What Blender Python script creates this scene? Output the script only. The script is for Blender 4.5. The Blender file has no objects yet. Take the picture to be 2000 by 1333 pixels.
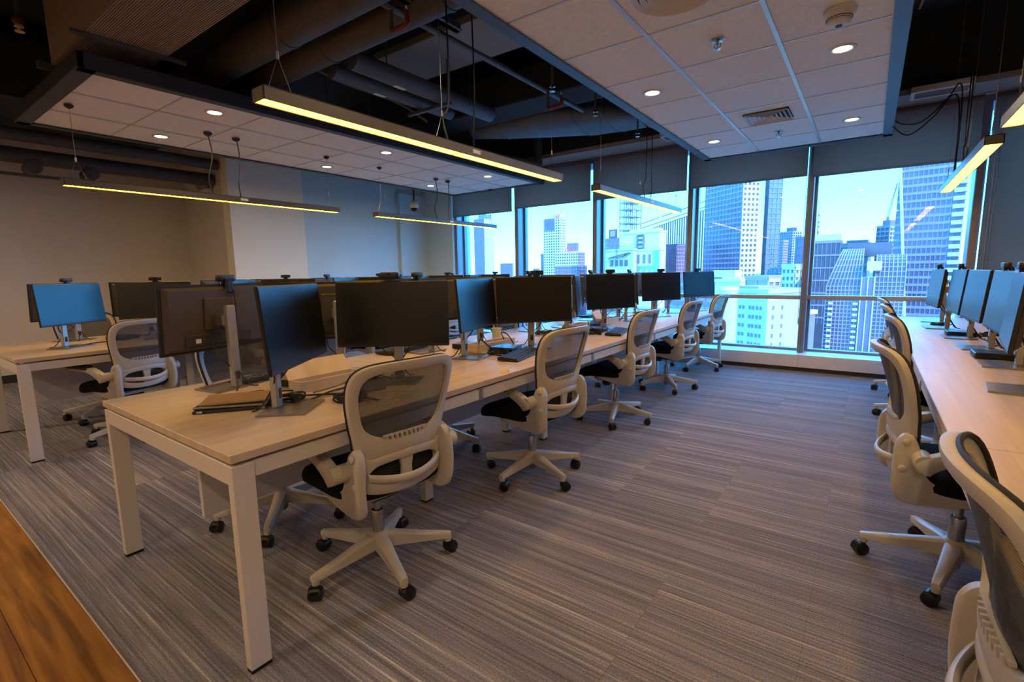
import bpy, bmesh, math, random
from mathutils import Vector, Matrix

R = math.radians
PI = math.pi
S = bpy.context.scene
COL = S.collection
rnd = random.Random(11)

# ------------------------------------------------------------------ camera
cam_d = bpy.data.cameras.new('camera')
cam_d.sensor_width = 36.0
cam_d.lens = 36.0 * 955.3 / 2000.0
cam_d.clip_start = 0.03
cam_d.clip_end = 12000
cam = bpy.data.objects.new('camera', cam_d)
COL.objects.link(cam)
yaw, pitch, roll = -0.630134, -0.140531, 0.016313
fw = Vector((math.sin(yaw) * math.cos(pitch), math.cos(yaw) * math.cos(pitch), math.sin(pitch)))
rt = Vector((math.cos(yaw), -math.sin(yaw), 0))
dn = fw.cross(rt)
rt2 = rt * math.cos(roll) + dn * math.sin(roll)
dn2 = dn * math.cos(roll) - rt * math.sin(roll)
cam.matrix_world = Matrix(((rt2.x, -dn2.x, -fw.x, 0), (rt2.y, -dn2.y, -fw.y, 0), (rt2.z, -dn2.z, -fw.z, 1.275), (0, 0, 0, 1)))
S.camera = cam


def lin(r, g, b):
    f = lambda c: (c / 12.92) if c <= 0.04045 else ((c + 0.055) / 1.055) ** 2.4
    return (f(r / 255), f(g / 255), f(b / 255), 1.0)


# ------------------------------------------------------------------ sky, sun, exposure
SKY_STRENGTH = 1.0
SUN_STRENGTH = 1.8
PENDANT = 9.5
DOWN_W = 2.5
CORRIDOR_FILL_W = (9.0, 3.5, 5.0, 8.0)  # power of the fill downlights added behind the camera
w = bpy.data.worlds.new('sky')
S.world = w
w.use_nodes = True
nt = w.node_tree
nt.nodes.clear()
o_ = nt.nodes.new('ShaderNodeOutputWorld')
bg = nt.nodes.new('ShaderNodeBackground')
tc = nt.nodes.new('ShaderNodeTexCoord')
sp = nt.nodes.new('ShaderNodeSeparateXYZ')
rp = nt.nodes.new('ShaderNodeValToRGB')
nt.links.new(tc.outputs['Generated'], sp.inputs[0])
nt.links.new(sp.outputs['Z'], rp.inputs[0])
nt.links.new(rp.outputs[0], bg.inputs[0])
nt.links.new(bg.outputs[0], o_.inputs[0])
el = rp.color_ramp.elements
el[0].position = 0.0
el[0].color = (0.45, 2.25, 5.0, 1)
el[1].position = 1.0
el[1].color = (0.14, 1.95, 5.5, 1)
e = rp.color_ramp.elements.new(0.12)
e.color = (0.25, 2.15, 5.2, 1)
e = rp.color_ramp.elements.new(0.30)
e.color = (0.17, 2.05, 5.4, 1)
bg.inputs[1].default_value = SKY_STRENGTH

sun_d = bpy.data.lights.new('sun', 'SUN')
sun_d.energy = SUN_STRENGTH
sun_d.angle = R(0.6)
sun_d.color = (1.0, 0.95, 0.86)
sun = bpy.data.objects.new('sun', sun_d)
COL.objects.link(sun)
sun.rotation_euler = Vector((-0.78, 0.42, -0.62)).to_track_quat('-Z', 'Y').to_euler()

vs = S.view_settings
vs.view_transform = 'Standard'
vs.look = 'None'
vs.exposure = 1.38
vs.gamma = 1.0
vs.use_curve_mapping = False
try:
    S.cycles.use_denoising = True
    S.cycles.max_bounces = 7
    S.cycles.diffuse_bounces = 4
    S.cycles.glossy_bounces = 3
    S.cycles.transmission_bounces = 2
    S.cycles.transparent_max_bounces = 10
    S.cycles.use_adaptive_sampling = True
    S.cycles.adaptive_threshold = 0.08
    S.cycles.adaptive_min_samples = 16
    S.cycles.sample_clamp_indirect = 6.0
except Exception:
    pass

# ------------------------------------------------------------------ materials
MATS = {}


def nodes_of(m):
    return m.node_tree.nodes, m.node_tree.links


def mat(name, rgb, rough=0.6, metal=0.0, var=0.06, scale=14.0, bump=0.0, spec=0.5, bscale=None, stretch=(1, 1, 1)):
    """Principled material with procedural noise in colour and relief."""
    m = bpy.data.materials.new(name)
    m.use_nodes = True
    N, L = nodes_of(m)
    b = N['Principled BSDF']
    b.inputs['Roughness'].default_value = rough
    b.inputs['Metallic'].default_value = metal
    b.inputs['Specular IOR Level'].default_value = spec
    c = lin(*rgb)
    tcn = N.new('ShaderNodeTexCoord')
    mp = N.new('ShaderNodeMapping')
    mp.inputs['Scale'].default_value = stretch
    L.new(tcn.outputs['Object'], mp.inputs[0])
    nz = N.new('ShaderNodeTexNoise')
    nz.inputs['Scale'].default_value = scale
    nz.inputs['Detail'].default_value = 3
    L.new(mp.outputs[0], nz.inputs['Vector'])
    cr = N.new('ShaderNodeValToRGB')
    cr.color_ramp.elements[0].position = 0.3
    cr.color_ramp.elements[1].position = 0.7
    cr.color_ramp.elements[0].color = tuple(x * (1 - var) for x in c[:3]) + (1,)
    cr.color_ramp.elements[1].color = tuple(min(1, x * (1 + var)) for x in c[:3]) + (1,)
    L.new(nz.outputs['Fac'], cr.inputs[0])
    L.new(cr.outputs[0], b.inputs['Base Color'])
    if bump > 0:
        n2 = N.new('ShaderNodeTexNoise')
        n2.inputs['Scale'].default_value = bscale or scale * 8
        n2.inputs['Detail'].default_value = 2
        L.new(tcn.outputs['Object'], n2.inputs['Vector'])
        bp = N.new('ShaderNodeBump')
        bp.inputs['Strength'].default_value = bump
        bp.inputs['Distance'].default_value = 0.004
        L.new(n2.outputs['Fac'], bp.inputs['Height'])
        L.new(bp.outputs[0], b.inputs['Normal'])
    MATS[name] = m
    return m


def emit(name, rgb, strength):
    m = bpy.data.materials.new(name)
    m.use_nodes = True
    N, L = nodes_of(m)
    N.clear()
    out = N.new('ShaderNodeOutputMaterial')
    em = N.new('ShaderNodeEmission')
    em.inputs[0].default_value = (*rgb, 1)
    em.inputs[1].default_value = strength
    L.new(em.outputs[0], out.inputs[0])
    MATS[name] = m
    return m


def mat_carpet():
    m = bpy.data.materials.new('carpet')
    m.use_nodes = True
    N, L = nodes_of(m)
    b = N['Principled BSDF']
    b.inputs['Roughness'].default_value = 0.95
    b.inputs['Specular IOR Level'].default_value = 0.15
    g = N.new('ShaderNodeNewGeometry')
    oi = N.new('ShaderNodeObjectInfo')
    sx = N.new('ShaderNodeSeparateXYZ')
    L.new(g.outputs['Position'], sx.inputs[0])
    # a quarter of the tiles have their stripes shifted
    gt = N.new('ShaderNodeMath'); gt.operation = 'GREATER_THAN'; gt.inputs[1].default_value = 0.72
    L.new(oi.outputs['Random'], gt.inputs[0])
    mu = N.new('ShaderNodeMath'); mu.operation = 'MULTIPLY'; mu.inputs[1].default_value = 0.31
    L.new(gt.outputs[0], mu.inputs[0])
    ad = N.new('ShaderNodeMath'); ad.operation = 'ADD'
    L.new(sx.outputs['Y'], ad.inputs[0]); L.new(mu.outputs[0], ad.inputs[1])

    def stripes(sy, sxx, detail):
        a = N.new('ShaderNodeMath'); a.operation = 'MULTIPLY'; a.inputs[1].default_value = sxx
        L.new(sx.outputs['X'], a.inputs[0])
        c = N.new('ShaderNodeMath'); c.operation = 'MULTIPLY'; c.inputs[1].default_value = sy
        L.new(ad.outputs[0], c.inputs[0])
        cb = N.new('ShaderNodeCombineXYZ')
        L.new(a.outputs[0], cb.inputs[0]); L.new(c.outputs[0], cb.inputs[1])
        nz = N.new('ShaderNodeTexNoise'); nz.inputs['Scale'].default_value = 1.0
        nz.inputs['Detail'].default_value = detail
        L.new(cb.outputs[0], nz.inputs['Vector'])
        return nz
    n1 = stripes(7.0, 0.10, 1.0)
    n2 = stripes(85.0, 0.4, 2.0)
    n3 = stripes(170.0, 5.0, 0.0)
    m1 = N.new('ShaderNodeMath'); m1.operation = 'MULTIPLY_ADD'; m1.inputs[1].default_value = 0.60
    L.new(n2.outputs['Fac'], m1.inputs[0]); 
    m0 = N.new('ShaderNodeMath'); m0.operation = 'MULTIPLY'; m0.inputs[1].default_value = 0.22
    L.new(n1.outputs['Fac'], m0.inputs[0]); L.new(m0.outputs[0], m1.inputs[2])
    m2 = N.new('ShaderNodeMath'); m2.operation = 'MULTIPLY_ADD'; m2.inputs[1].default_value = 0.18
    L.new(n3.outputs['Fac'], m2.inputs[0]); L.new(m1.outputs[0], m2.inputs[2])
    cr = N.new('ShaderNodeValToRGB')
    E_ = cr.color_ramp.elements
    E_[0].position = 0.34; E_[0].color = lin(93, 91, 96)
    E_[1].position = 0.68; E_[1].color = lin(192, 187, 182)
    q = E_.new(0.46); q.color = lin(116, 113, 119)
    q = E_.new(0.54); q.color = lin(134, 131, 134)
    q = E_.new(0.60); q.color = lin(150, 145, 143)
    L.new(m2.outputs[0], cr.inputs[0])
    # yarn speckle
    nz = N.new('ShaderNodeTexNoise'); nz.inputs['Scale'].default_value = 170
    nz.inputs['Detail'].default_value = 2
    L.new(g.outputs['Position'], nz.inputs['Vector'])
    mx = N.new('ShaderNodeMix'); mx.data_type = 'RGBA'; mx.blend_type = 'OVERLAY'
    mx.inputs['Factor'].default_value = 0.75
    L.new(cr.outputs[0], mx.inputs['A']); L.new(nz.outputs['Fac'], mx.inputs['B'])
    L.new(mx.outputs['Result'], b.inputs['Base Color'])
    bp = N.new('ShaderNodeBump'); bp.inputs['Strength'].default_value = 0.5; bp.inputs['Distance'].default_value = 0.004
    L.new(nz.outputs['Fac'], bp.inputs['Height']); L.new(bp.outputs[0], b.inputs['Normal'])
    MATS['carpet'] = m


def mat_wood(name, dark, light, sx, sy, rough, seed=0.0, contrast=(0.32, 0.72)):
    m = bpy.data.materials.new(name)
    m.use_nodes = True
    N, L = nodes_of(m)
    b = N['Principled BSDF']
    b.inputs['Roughness'].default_value = rough
    g = N.new('ShaderNodeNewGeometry')
    mp = N.new('ShaderNodeMapping')
    mp.inputs['Scale'].default_value = (sx, sy, 1)
    mp.inputs['Location'].default_value = (seed, seed * 2, 0)
    L.new(g.outputs['Position'], mp.inputs[0])
    nz = N.new('ShaderNodeTexNoise'); nz.inputs['Scale'].default_value = 1.0
    nz.inputs['Detail'].default_value = 6; nz.inputs['Distortion'].default_value = 0.8
    L.new(mp.outputs[0], nz.inputs['Vector'])
    cr = N.new('ShaderNodeValToRGB')
    cr.color_ramp.elements[0].position = contrast[0]; cr.color_ramp.elements[0].color = lin(*dark)
    cr.color_ramp.elements[1].position = contrast[1]; cr.color_ramp.elements[1].color = lin(*light)
    L.new(nz.outputs['Fac'], cr.inputs[0]); L.new(cr.outputs[0], b.inputs['Base Color'])
    MATS[name] = m


def mat_glass(name, tint, refl=0.5, rough=0.0):
    """Flat window pane: see-through with Fresnel reflection."""
    m = bpy.data.materials.new(name)
    m.use_nodes = True
    N, L = nodes_of(m)
    N.clear()
    out = N.new('ShaderNodeOutputMaterial')
    tr = N.new('ShaderNodeBsdfTransparent'); tr.inputs[0].default_value = (*tint, 1)
    gl = N.new('ShaderNodeBsdfGlossy'); gl.inputs['Roughness'].default_value = rough
    fr = N.new('ShaderNodeFresnel'); fr.inputs[0].default_value = 1.45
    nz = N.new('ShaderNodeTexNoise'); nz.inputs['Scale'].default_value = 0.6
    tcn = N.new('ShaderNodeTexCoord'); L.new(tcn.outputs['Object'], nz.inputs['Vector'])
    bp = N.new('ShaderNodeBump'); bp.inputs['Strength'].default_value = 0.03
    L.new(nz.outputs['Fac'], bp.inputs['Height']); L.new(bp.outputs[0], gl.inputs['Normal'])
    mu = N.new('ShaderNodeMath'); mu.operation = 'MULTIPLY'; mu.inputs[1].default_value = refl
    L.new(fr.outputs[0], mu.inputs[0])
    mx = N.new('ShaderNodeMixShader')
    L.new(mu.outputs[0], mx.inputs[0]); L.new(tr.outputs[0], mx.inputs[1]); L.new(gl.outputs[0], mx.inputs[2])
    L.new(mx.outputs[0], out.inputs[0])
    MATS[name] = m


def mat_mesh(name, rgb, alpha):
    """Woven chair net: thread with see-through holes between."""
    m = bpy.data.materials.new(name)
    m.use_nodes = True
    N, L = nodes_of(m)
    b = N['Principled BSDF']
    b.inputs['Roughness'].default_value = 0.85
    b.inputs['Base Color'].default_value = lin(*rgb)
    out = N['Material Output']
    tr = N.new('ShaderNodeBsdfTransparent')
    tcn = N.new('ShaderNodeTexCoord')
    wv = N.new('ShaderNodeTexWave'); wv.bands_direction = 'Z'
    wv.inputs['Scale'].default_value = 55
    L.new(tcn.outputs['Object'], wv.inputs['Vector'])
    ma = N.new('ShaderNodeMath'); ma.operation = 'MULTIPLY_ADD'
    ma.inputs[1].default_value = 0.25; ma.inputs[2].default_value = alpha - 0.12
    L.new(wv.outputs['Fac'], ma.inputs[0])
    mx = N.new('ShaderNodeMixShader')
    L.new(ma.outputs[0], mx.inputs[0]); L.new(tr.outputs[0], mx.inputs[1]); L.new(b.outputs[0], mx.inputs[2])
    L.new(mx.outputs[0], out.inputs[0])
    MATS[name] = m


mat_carpet()
mat_wood('wood_floor', (104, 64, 18), (182, 124, 44), 1.6, 26, 0.45)
mat_wood('desk_laminate', (184, 166, 146), (202, 184, 163), 22, 1.1, 0.42, 3.0)
mat('desk_edge', (198, 182, 162), 0.5)
mat('white_steel', (205, 200, 194), 0.4, 0.0, 0.02)
mat('white_board', (196, 196, 198), 0.5, 0.0, 0.03)
mat('black_foot', (16, 16, 17), 0.6)
mat('chair_plastic', (186, 180, 170), 0.42, 0.0, 0.03, bump=0.05, bscale=400)
mat('chair_black', (17, 20, 25), 0.95, 0.0, 0.12, 60, bump=0.5, bscale=700, spec=0.2)
mat('pad_black', (22, 22, 24), 0.55, 0.0, 0.05)
mat('caster_black', (16, 17, 19), 0.32, 0.0, 0.05)
mat('chrome', (170, 172, 176), 0.22, 1.0, 0.03)
mat_mesh('chair_mesh', (66, 66, 68), 0.78)
mat_mesh('lumbar_mesh', (38, 40, 46), 0.9)
mat('seat_rim', (30, 28, 26), 0.7)
mat('mon_bezel', (20, 20, 22), 0.45, 0.0, 0.05)
mat('mon_back', (66, 60, 56), 0.5, 0.0, 0.05)
mat('mon_silver', (172, 172, 174), 0.38, 0.7, 0.03)
mat('mon_base', (150, 146, 142), 0.34, 0.85, 0.03)
mat('screen', (7, 9, 11), 0.30, 0.0, 0.02, spec=0.5)
mat('cable', (17, 17, 19), 0.5)
mat('cable_grey', (116, 114, 118), 0.5)
mat('key', (44, 46, 52), 0.5)
mat('sticker', (216, 214, 206), 0.6)
mat('lens', (6, 6, 9), 0.08)
mat('pc_black', (26, 28, 33), 0.4)
mat('pc_top', (58, 66, 82), 0.35, 0.4)
mat('paper', (206, 202, 190), 0.8)
mat('reflect_tan', (150, 122, 90), 0.8)  # reflected warm tone put into the top folder's colour
mat('yellow_note', (214, 176, 52), 0.8)
mat('wall_beige', (212, 205, 192), 0.9, 0.0, 0.03, 2.0, bump=0.05, bscale=240)
mat('wall_cream', (244, 238, 216), 0.9, 0.0, 0.02, 2.0, bump=0.05, bscale=240)
mat('wall_blue', (200, 224, 226), 0.9, 0.0, 0.03, 2.0, bump=0.05, bscale=240)
mat('baseboard', (38, 36, 33), 0.6)
mat('soffit', (150, 146, 140), 0.9, 0.0, 0.03, 2.0)
mat('slab_dark', (33, 43, 51), 0.9, 0.0, 0.15, 3.0, bump=0.2, bscale=20)
mat('duct_dark', (78, 76, 74), 0.55, 0.15, 0.1, 6.0)
mat('duct_rib', (150, 134, 118), 0.75, 0.0, 0.06, 6.0)
mat('duct_blue', (92, 108, 116), 0.5, 0.3, 0.1, 5.0)
mat('pipe_dark', (86, 92, 98), 0.45, 0.2, 0.1, 8.0)
mat('panel_grey', (130, 138, 140), 0.8, 0.0, 0.06, 3.0)
mat('red_paint', (112, 36, 26), 0.5)
mat('tile_white', (242, 240, 232), 0.95, 0.0, 0.05, 40.0, bump=0.5, bscale=260)
mat('grid_white', (196, 200, 204), 0.35, 0.2, 0.02)
mat('fascia', (72, 88, 100), 0.45, 0.1, 0.04)
mat('fascia_dark', (58, 62, 68), 0.5, 0.1, 0.04)
mat('white_plastic', (214, 212, 206), 0.45, 0.0, 0.03)
mat('lamp_housing', (92, 84, 76), 0.4, 0.3, 0.04)
mat('steel_wire', (150, 150, 150), 0.35, 0.8)
mat('blind', (112, 112, 118), 0.95, 0.0, 0.06, 3.0, bump=0.2, bscale=500)
_N, _L = nodes_of(MATS['blind'])
_t = _N.new('ShaderNodeBsdfTranslucent'); _t.inputs[0].default_value = lin(216, 162, 148)
_m = _N.new('ShaderNodeMixShader'); _m.inputs[0].default_value = 0.55
_L.new(_N['Principled BSDF'].outputs[0], _m.inputs[1]); _L.new(_t.outputs[0], _m.inputs[2]); _L.new(_m.outputs[0], _N['Material Output'].inputs[0])
mat('blind_rail', (150, 154, 164), 0.5, 0.4)
mat('alu_blue', (134, 140, 156), 0.35, 0.35, 0.03)
mat('alu_dark', (128, 130, 136), 0.4, 0.35, 0.03)
mat('alu_rail', (172, 166, 164), 0.4, 0.3, 0.03)
mat('sill_metal', (226, 226, 230), 0.38, 0.2, 0.03)
mat('kick_dark', (48, 46, 46), 0.7)
mat_glass('window_glass', (0.97, 0.97, 0.97), 0.55)
emit('pendant_glow', (1.0, 0.47, 0.022), PENDANT)
emit('downlight_glow', (1.0, 0.80, 0.50), 9.0)
# city
mat('c_white', (206, 190, 182), 0.8, 0.0, 0.04, 0.2)
mat('c_cream', (176, 150, 122), 0.85, 0.0, 0.05, 0.2)
mat('c_pale', (160, 116, 126), 0.8, 0.0, 0.05, 0.1)
mat('c_grey', (124, 92, 98), 0.8, 0.0, 0.05, 0.1)
mat('c_glass', (110, 72, 86), 0.25, 0.2, 0.25, 0.08)
mat('c_glass2', (86, 58, 68), 0.25, 0.2, 0.25, 0.1)
mat('c_glass3', (128, 98, 106), 0.25, 0.2, 0.25, 0.12)
mat('c_dark', (82, 62, 67), 0.5, 0.0, 0.2, 0.1)
mat('c_blueband', (146, 104, 118), 0.6, 0.0, 0.05, 0.1)
mat('c_cyan', (108, 135, 144), 0.6, 0.0, 0.05)
mat('c_green', (108, 108, 101), 0.6, 0.0, 0.05)
mat('c_red', (255, 50, 70), 0.6, 0.0, 0.03)
mat('c_ground', (86, 79, 77), 0.9, 0.0, 0.3, 0.02)

# ------------------------------------------------------------------ mesh helpers
class MB:
    def __init__(s):
        s.v = []
        s.f = []

    def add(s, vs_, fs):
        o = len(s.v)
        s.v += [tuple(v) for v in vs_]
        s.f += [tuple(i + o for i in f) for f in fs]
        return s

    def box(s, x0, x1, y0, y1, z0, z1):
        return s.add([(x0, y0, z0), (x1, y0, z0), (x1, y1, z0), (x0, y1, z0), (x0, y0, z1), (x1, y0, z1), (x1, y1, z1), (x0, y1, z1)],
                     [(0, 3, 2, 1), (4, 5, 6, 7), (0, 1, 5, 4), (1, 2, 6, 5), (2, 3, 7, 6), (3, 0, 4, 7)])

    def cbox(s, x0, x1, y0, y1, z0, z1, b=0.003):
        lo = (x0, y0, z0); hi = (x1, y1, z1)
        b = min(b, (x1 - x0) * .49, (y1 - y0) * .49, (z1 - z0) * .49)
        idx = {}; vs_ = []
        for sx in (0, 1):
            for sy in (0, 1):
                for sz in (0, 1):
                    sg = (sx, sy, sz)
                    for a in range(3):
                        p = [hi[k] - (0 if k == a else b) if sg[k] else lo[k] + (0 if k == a else b) for k in range(3)]
                        idx[sg + (a,)] = len(vs_); vs_.append(p)
        fs = []
        for a in range(3):
            b1, c1 = [k for k in range(3) if k != a]
            for sa in (0, 1):
                q = []
                for sb, sc in ((0, 0), (1, 0), (1, 1), (0, 1)):
                    g = [0, 0, 0]; g[a] = sa; g[b1] = sb; g[c1] = sc
                    q.append(idx[tuple(g) + (a,)])
                fs.append(q)
        for c in range(3):
            a1, b1 = [k for k in range(3) if k != c]
            for sa in (0, 1):
                for sb in (0, 1):
                    g0 = [0, 0, 0]; g0[a1] = sa; g0[b1] = sb
                    g1 = list(g0); g1[c] = 1
                    fs.append([idx[tuple(g0) + (a1,)], idx[tuple(g0) + (b1,)], idx[tuple(g1) + (b1,)], idx[tuple(g1) + (a1,)]])
        for sx in (0, 1):
            for sy in (0, 1):
                for sz in (0, 1):
                    fs.append([idx[(sx, sy, sz, k)] for k in range(3)])
        return s.add(vs_, fs)

    def tube(s, pts, r, n=8, closed=False, caps=True):
        pts = [Vector(p) for p in pts]
        m = len(pts)
        rs = r if isinstance(r, (list, tuple)) else [r] * m
        T = []
        for i in range(m):
            a = pts[(i - 1) % m] if (closed or i > 0) else pts[i]
            b = pts[(i + 1) % m] if (closed or i < m - 1) else pts[i]
            t_ = (b - a)
            T.append(t_.normalized() if t_.length > 1e-9 else Vector((0, 0, 1)))
        up = Vector((0, 0, 1)) if abs(T[0].z) < 0.9 else Vector((1, 0, 0))
        nrm = (up - T[0] * up.dot(T[0])).normalized()
        vs_ = []
        for i in range(m):
            nrm = nrm - T[i] * nrm.dot(T[i])
            if nrm.length < 1e-6:
                nrm = T[i].orthogonal()
            nrm.normalize()
            bn = T[i].cross(nrm)
            for k in range(n):
                a = 2 * PI * k / n
                vs_.append(pts[i] + (nrm * math.cos(a) + bn * math.sin(a)) * rs[i])
        fs = []
        for i in range(m if closed else m - 1):
            j = (i + 1) % m
            for k in range(n):
                l = (k + 1) % n
                fs.append((i * n + k, i * n + l, j * n + l, j * n + k))
        if caps and not closed:
            fs.append(tuple(range(n))[::-1]); fs.append(tuple((m - 1) * n + k for k in range(n)))
        return s.add(vs_, fs)

    def cyl(s, p0, p1, r0, r1=None, n=16):
        return s.tube([p0, p1], [r0, r0 if r1 is None else r1], n)

    def lathe(s, prof, n=20, c=(0, 0, 0)):
        vs_ = []
        for (r, z) in prof:
            for k in range(n):
                a = 2 * PI * k / n
                vs_.append((c[0] + r * math.cos(a), c[1] + r * math.sin(a), c[2] + z))
        fs = []
        for i in range(len(prof) - 1):
            for k in range(n):
                l = (k + 1) % n
                fs.append((i * n + k, i * n + l, (i + 1) * n + l, (i + 1) * n + k))
        if prof[0][0] > 1e-6: fs.append(tuple(range(n)))
        if prof[-1][0] > 1e-6: fs.append(tuple((len(prof) - 1) * n + k for k in range(n)))
        return s.add(vs_, fs)

    def prism(s, poly, fa, fb):
        n = len(poly)
        vs_ = [fa(*p) for p in poly] + [fb(*p) for p in poly]
        fs = [tuple(range(n)), tuple(range(2 * n - 1, n - 1, -1))] + [(i, (i + 1) % n, n + (i + 1) % n, n + i) for i in range(n)]
        return s.add(vs_, fs)

    def superell(s, c, r, e1=0.5, e2=0.5, nu=24, nv=12, fn=None):
        pw = lambda a, p: math.copysign(abs(a) ** p, a)
        vs_ = []
        for j in range(nv + 1):
            ph = -PI / 2 + PI * j / nv
            for i in range(nu):
                th = 2 * PI * i / nu
                p = (c[0] + r[0] * pw(math.cos(ph), e1) * pw(math.cos(th), e2), c[1] + r[1] * pw(math.cos(ph), e1) * pw(math.sin(th), e2), c[2] + r[2] * pw(math.sin(ph), e1))
                vs_.append(fn(*p) if fn else p)
        fs = []
        for j in range(nv):
            for i in range(nu):
                k = (i + 1) % nu
                fs.append((j * nu + i, j * nu + k, (j + 1) * nu + k, (j + 1) * nu + i))
        return s.add(vs_, fs)

    def data(s, name, material, smooth=None):
        me = bpy.data.meshes.new(name)
        me.from_pydata(s.v, [], s.f)
        bm = bmesh.new(); bm.from_mesh(me)
        bmesh.ops.remove_doubles(bm, verts=bm.verts, dist=1e-6)
        bmesh.ops.recalc_face_normals(bm, faces=bm.faces)
        bm.to_mesh(me); bm.free()
        me.materials.append(MATS[material])
        if smooth:
            for p in me.polygons: p.use_smooth = True
            me.set_sharp_from_angle(angle=R(smooth))
        return me

    def build(s, name, material, parent=None, smooth=None, loc=None, rotz=None):
        return link(name, s.data(name, material, smooth), parent, loc, rotz)


def link(name, me, parent=None, loc=None, rotz=None, rot=None):
    o = bpy.data.objects.new(name, me)
    COL.objects.link(o)
    if parent: o.parent = parent
    if loc: o.location = loc
    if rotz is not None: o.rotation_euler = (0, 0, rotz)
    if rot: o.rotation_euler = rot
    return o


def tag(o, label, cat, group=None):
    o['label'] = label; o['category'] = cat
    if group: o['group'] = group
    return o


def thing(name, label, cat, loc=(0, 0, 0), rotz=0.0, group=None):
    o = bpy.data.objects.new(name, None)
    o.empty_display_size = 0.1
    COL.objects.link(o)
    o.location = loc; o.rotation_euler = (0, 0, rotz)
    return tag(o, label, cat, group)


def struct(o):
    o['kind'] = 'structure'
    return o


def stuff(o):
    o['kind'] = 'stuff'
    return o


KIDS = {}


def dup(root, label, loc, rotz, group=None):
    def cp(o, par):
        c = o.copy(); COL.objects.link(c)
        if par: c.parent = par
        for ch in list(o.children): cp(ch, c)
        return c
    r = cp(root, None)
    r.location = loc; r.rotation_euler = (0, 0, rotz); r['label'] = label
    if group: r['group'] = group
    return r


def cat_rom(P, n, closed=False):
    """Catmull-Rom through P, n samples per segment."""
    P = [Vector(p) for p in P]
    out = []
    m = len(P)
    for i in range(m if closed else m - 1):
        g = lambda k: P[k % m] if closed else P[max(0, min(m - 1, k))]
        p0, p1, p2, p3 = g(i - 1), g(i), g(i + 1), g(i + 2)
        for j in range(n):
            t_ = j / n
            out.append(0.5 * ((2 * p1) + (p2 - p0) * t_ + (2 * p0 - 5 * p1 + 4 * p2 - p3) * t_ * t_ + (3 * p1 - p0 - 3 * p2 + p3) * t_ ** 3))
    if not closed: out.append(P[-1])
    return out


def resample(P, n):
    d = [0.0]
    for a, b in zip(P, P[1:]): d.append(d[-1] + (b - a).length)
    out = []; k = 0
    for i in range(n + 1):
        x = d[-1] * i / n
        while k < len(P) - 2 and d[k + 1] < x: k += 1
        t_ = (x - d[k]) / max(1e-9, d[k + 1] - d[k])
        out.append(P[k].lerp(P[k + 1], t_))
    return out


def closed_half(half, n):
    """Closed mirror-symmetric curve from a right half that runs from top centre to bottom centre."""
    H = resample(cat_rom([(a, b, 0) for a, b in half], 8), n)
    return H + [Vector((-p.x, p.y, 0)) for p in H[-2:0:-1]]


ORD = ['nearest', 'second', 'third', 'fourth', 'fifth', 'sixth']

# ------------------------------------------------------------------ floor
XL, XLN, XR, YB, YW, ZC = -7.2, -8.6, 3.5, -3.5, 7.30, 3.70
floor = struct(MB().box(XLN - .2, XR + .2, YB - .2, YW + .3, -0.3, -0.008).build('floor', 'kick_dark'))
tile_me = MB().cbox(-.2498, .2498, -.2498, .2498, -.0085, 0, .0006).data('carpet_tile', 'carpet')
for i in range(21):
    for j in range(13):
        link('carpet_tile', tile_me, floor, (-8.35 + i * .5, .67 + j * .5, 0))
rest = MB().box(-8.6, 1.9, 6.92, 7.3, -.0085, -.0005).box(1.9, XR, .42, 7.3, -.0085, -.0005)
stuff(rest.build('carpet_edge_strip', 'carpet', floor))
for j in range(6):
    y1 = .415 - j * .19
    x = -8.6 + (j * .47) % 1.22 - 1.22
    if j == 0: x = -2.78 - 1.22 * 5
    while x < 2.5:
        x0 = max(-8.6, x)
        if x + 1.22 > -8.6:
            MB().cbox(x0 + .0008, x + 1.2192, y1 - .1892, y1 - .0008, -.0085, 0, .0008).build('floor_plank', 'wood_floor', floor)
        x += 1.22
MB().box(-8.6, XR, YB, -.725, -.0085, -.0005).build('wood_field', 'wood_floor', floor)
tr = struct(MB().cbox(-8.6, 3.4, .4155, .4205, -.006, .0025, .001).build('trim_1', 'desk_edge'))

# ------------------------------------------------------------------ walls
def wall(name, m, *b):
    return struct(MB().box(*b).build(name, m))
wall('wall_left_recess', 'wall_beige', XLN - .2, XLN, YB, 3.33, 0, ZC)
wall('wall_left_return', 'wall_beige', XLN - .2, XL - .2, 3.33, 3.53, 0, ZC)
wall('wall_left_cream', 'wall_cream', XL - .2, XL, 3.33, 4.43, 0, ZC)
wall('wall_left_blue', 'wall_blue', XL - .2, XL - .012, 4.43, YW + .3, 0, ZC)
wall('wall_left_pilaster', 'wall_blue', XL - .012, XL + .05, 6.33, 7.0, 0, 2.75)
wall('wall_window_pier', 'wall_blue', XL, -6.46, 7.0, 7.5, 0, ZC)
wall('wall_back', 'wall_beige', XLN - .2, XR + .2, YB - .2, YB, 0, ZC)
wall('wall_right', 'wall_beige', XR, XR + .2, YB, YW + .3, 0, ZC)
wall('wall_window_right', 'wall_beige', 2.35, XR, 7.0, 7.5, 0, ZC)
wall('baseboard_left', 'baseboard', XLN, XLN + .015, YB, 3.33, 0, .10)
wall('baseboard_return', 'baseboard', XLN, XL, 3.315, 3.329, 0, .10)
wall('baseboard_left_blue', 'baseboard', XL, XL + .015, 3.32, 6.33, 0, .10)
wall('ceiling', 'slab_dark', XLN - .2, XR + .2, YB - .2, 7.6, ZC, ZC + .25)
wall('ceiling_soffit', 'soffit', -7.2, XR, 6.55, 7.5, 2.965, 3.02)
wall('ceiling_soffit_face', 'slab_dark', -7.2, XR, 6.56, 7.5, 3.02, ZC)
wall('trim_2', 'blind_rail', -6.46, 2.35, 6.93, 6.945, 2.95, 2.966)

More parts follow.
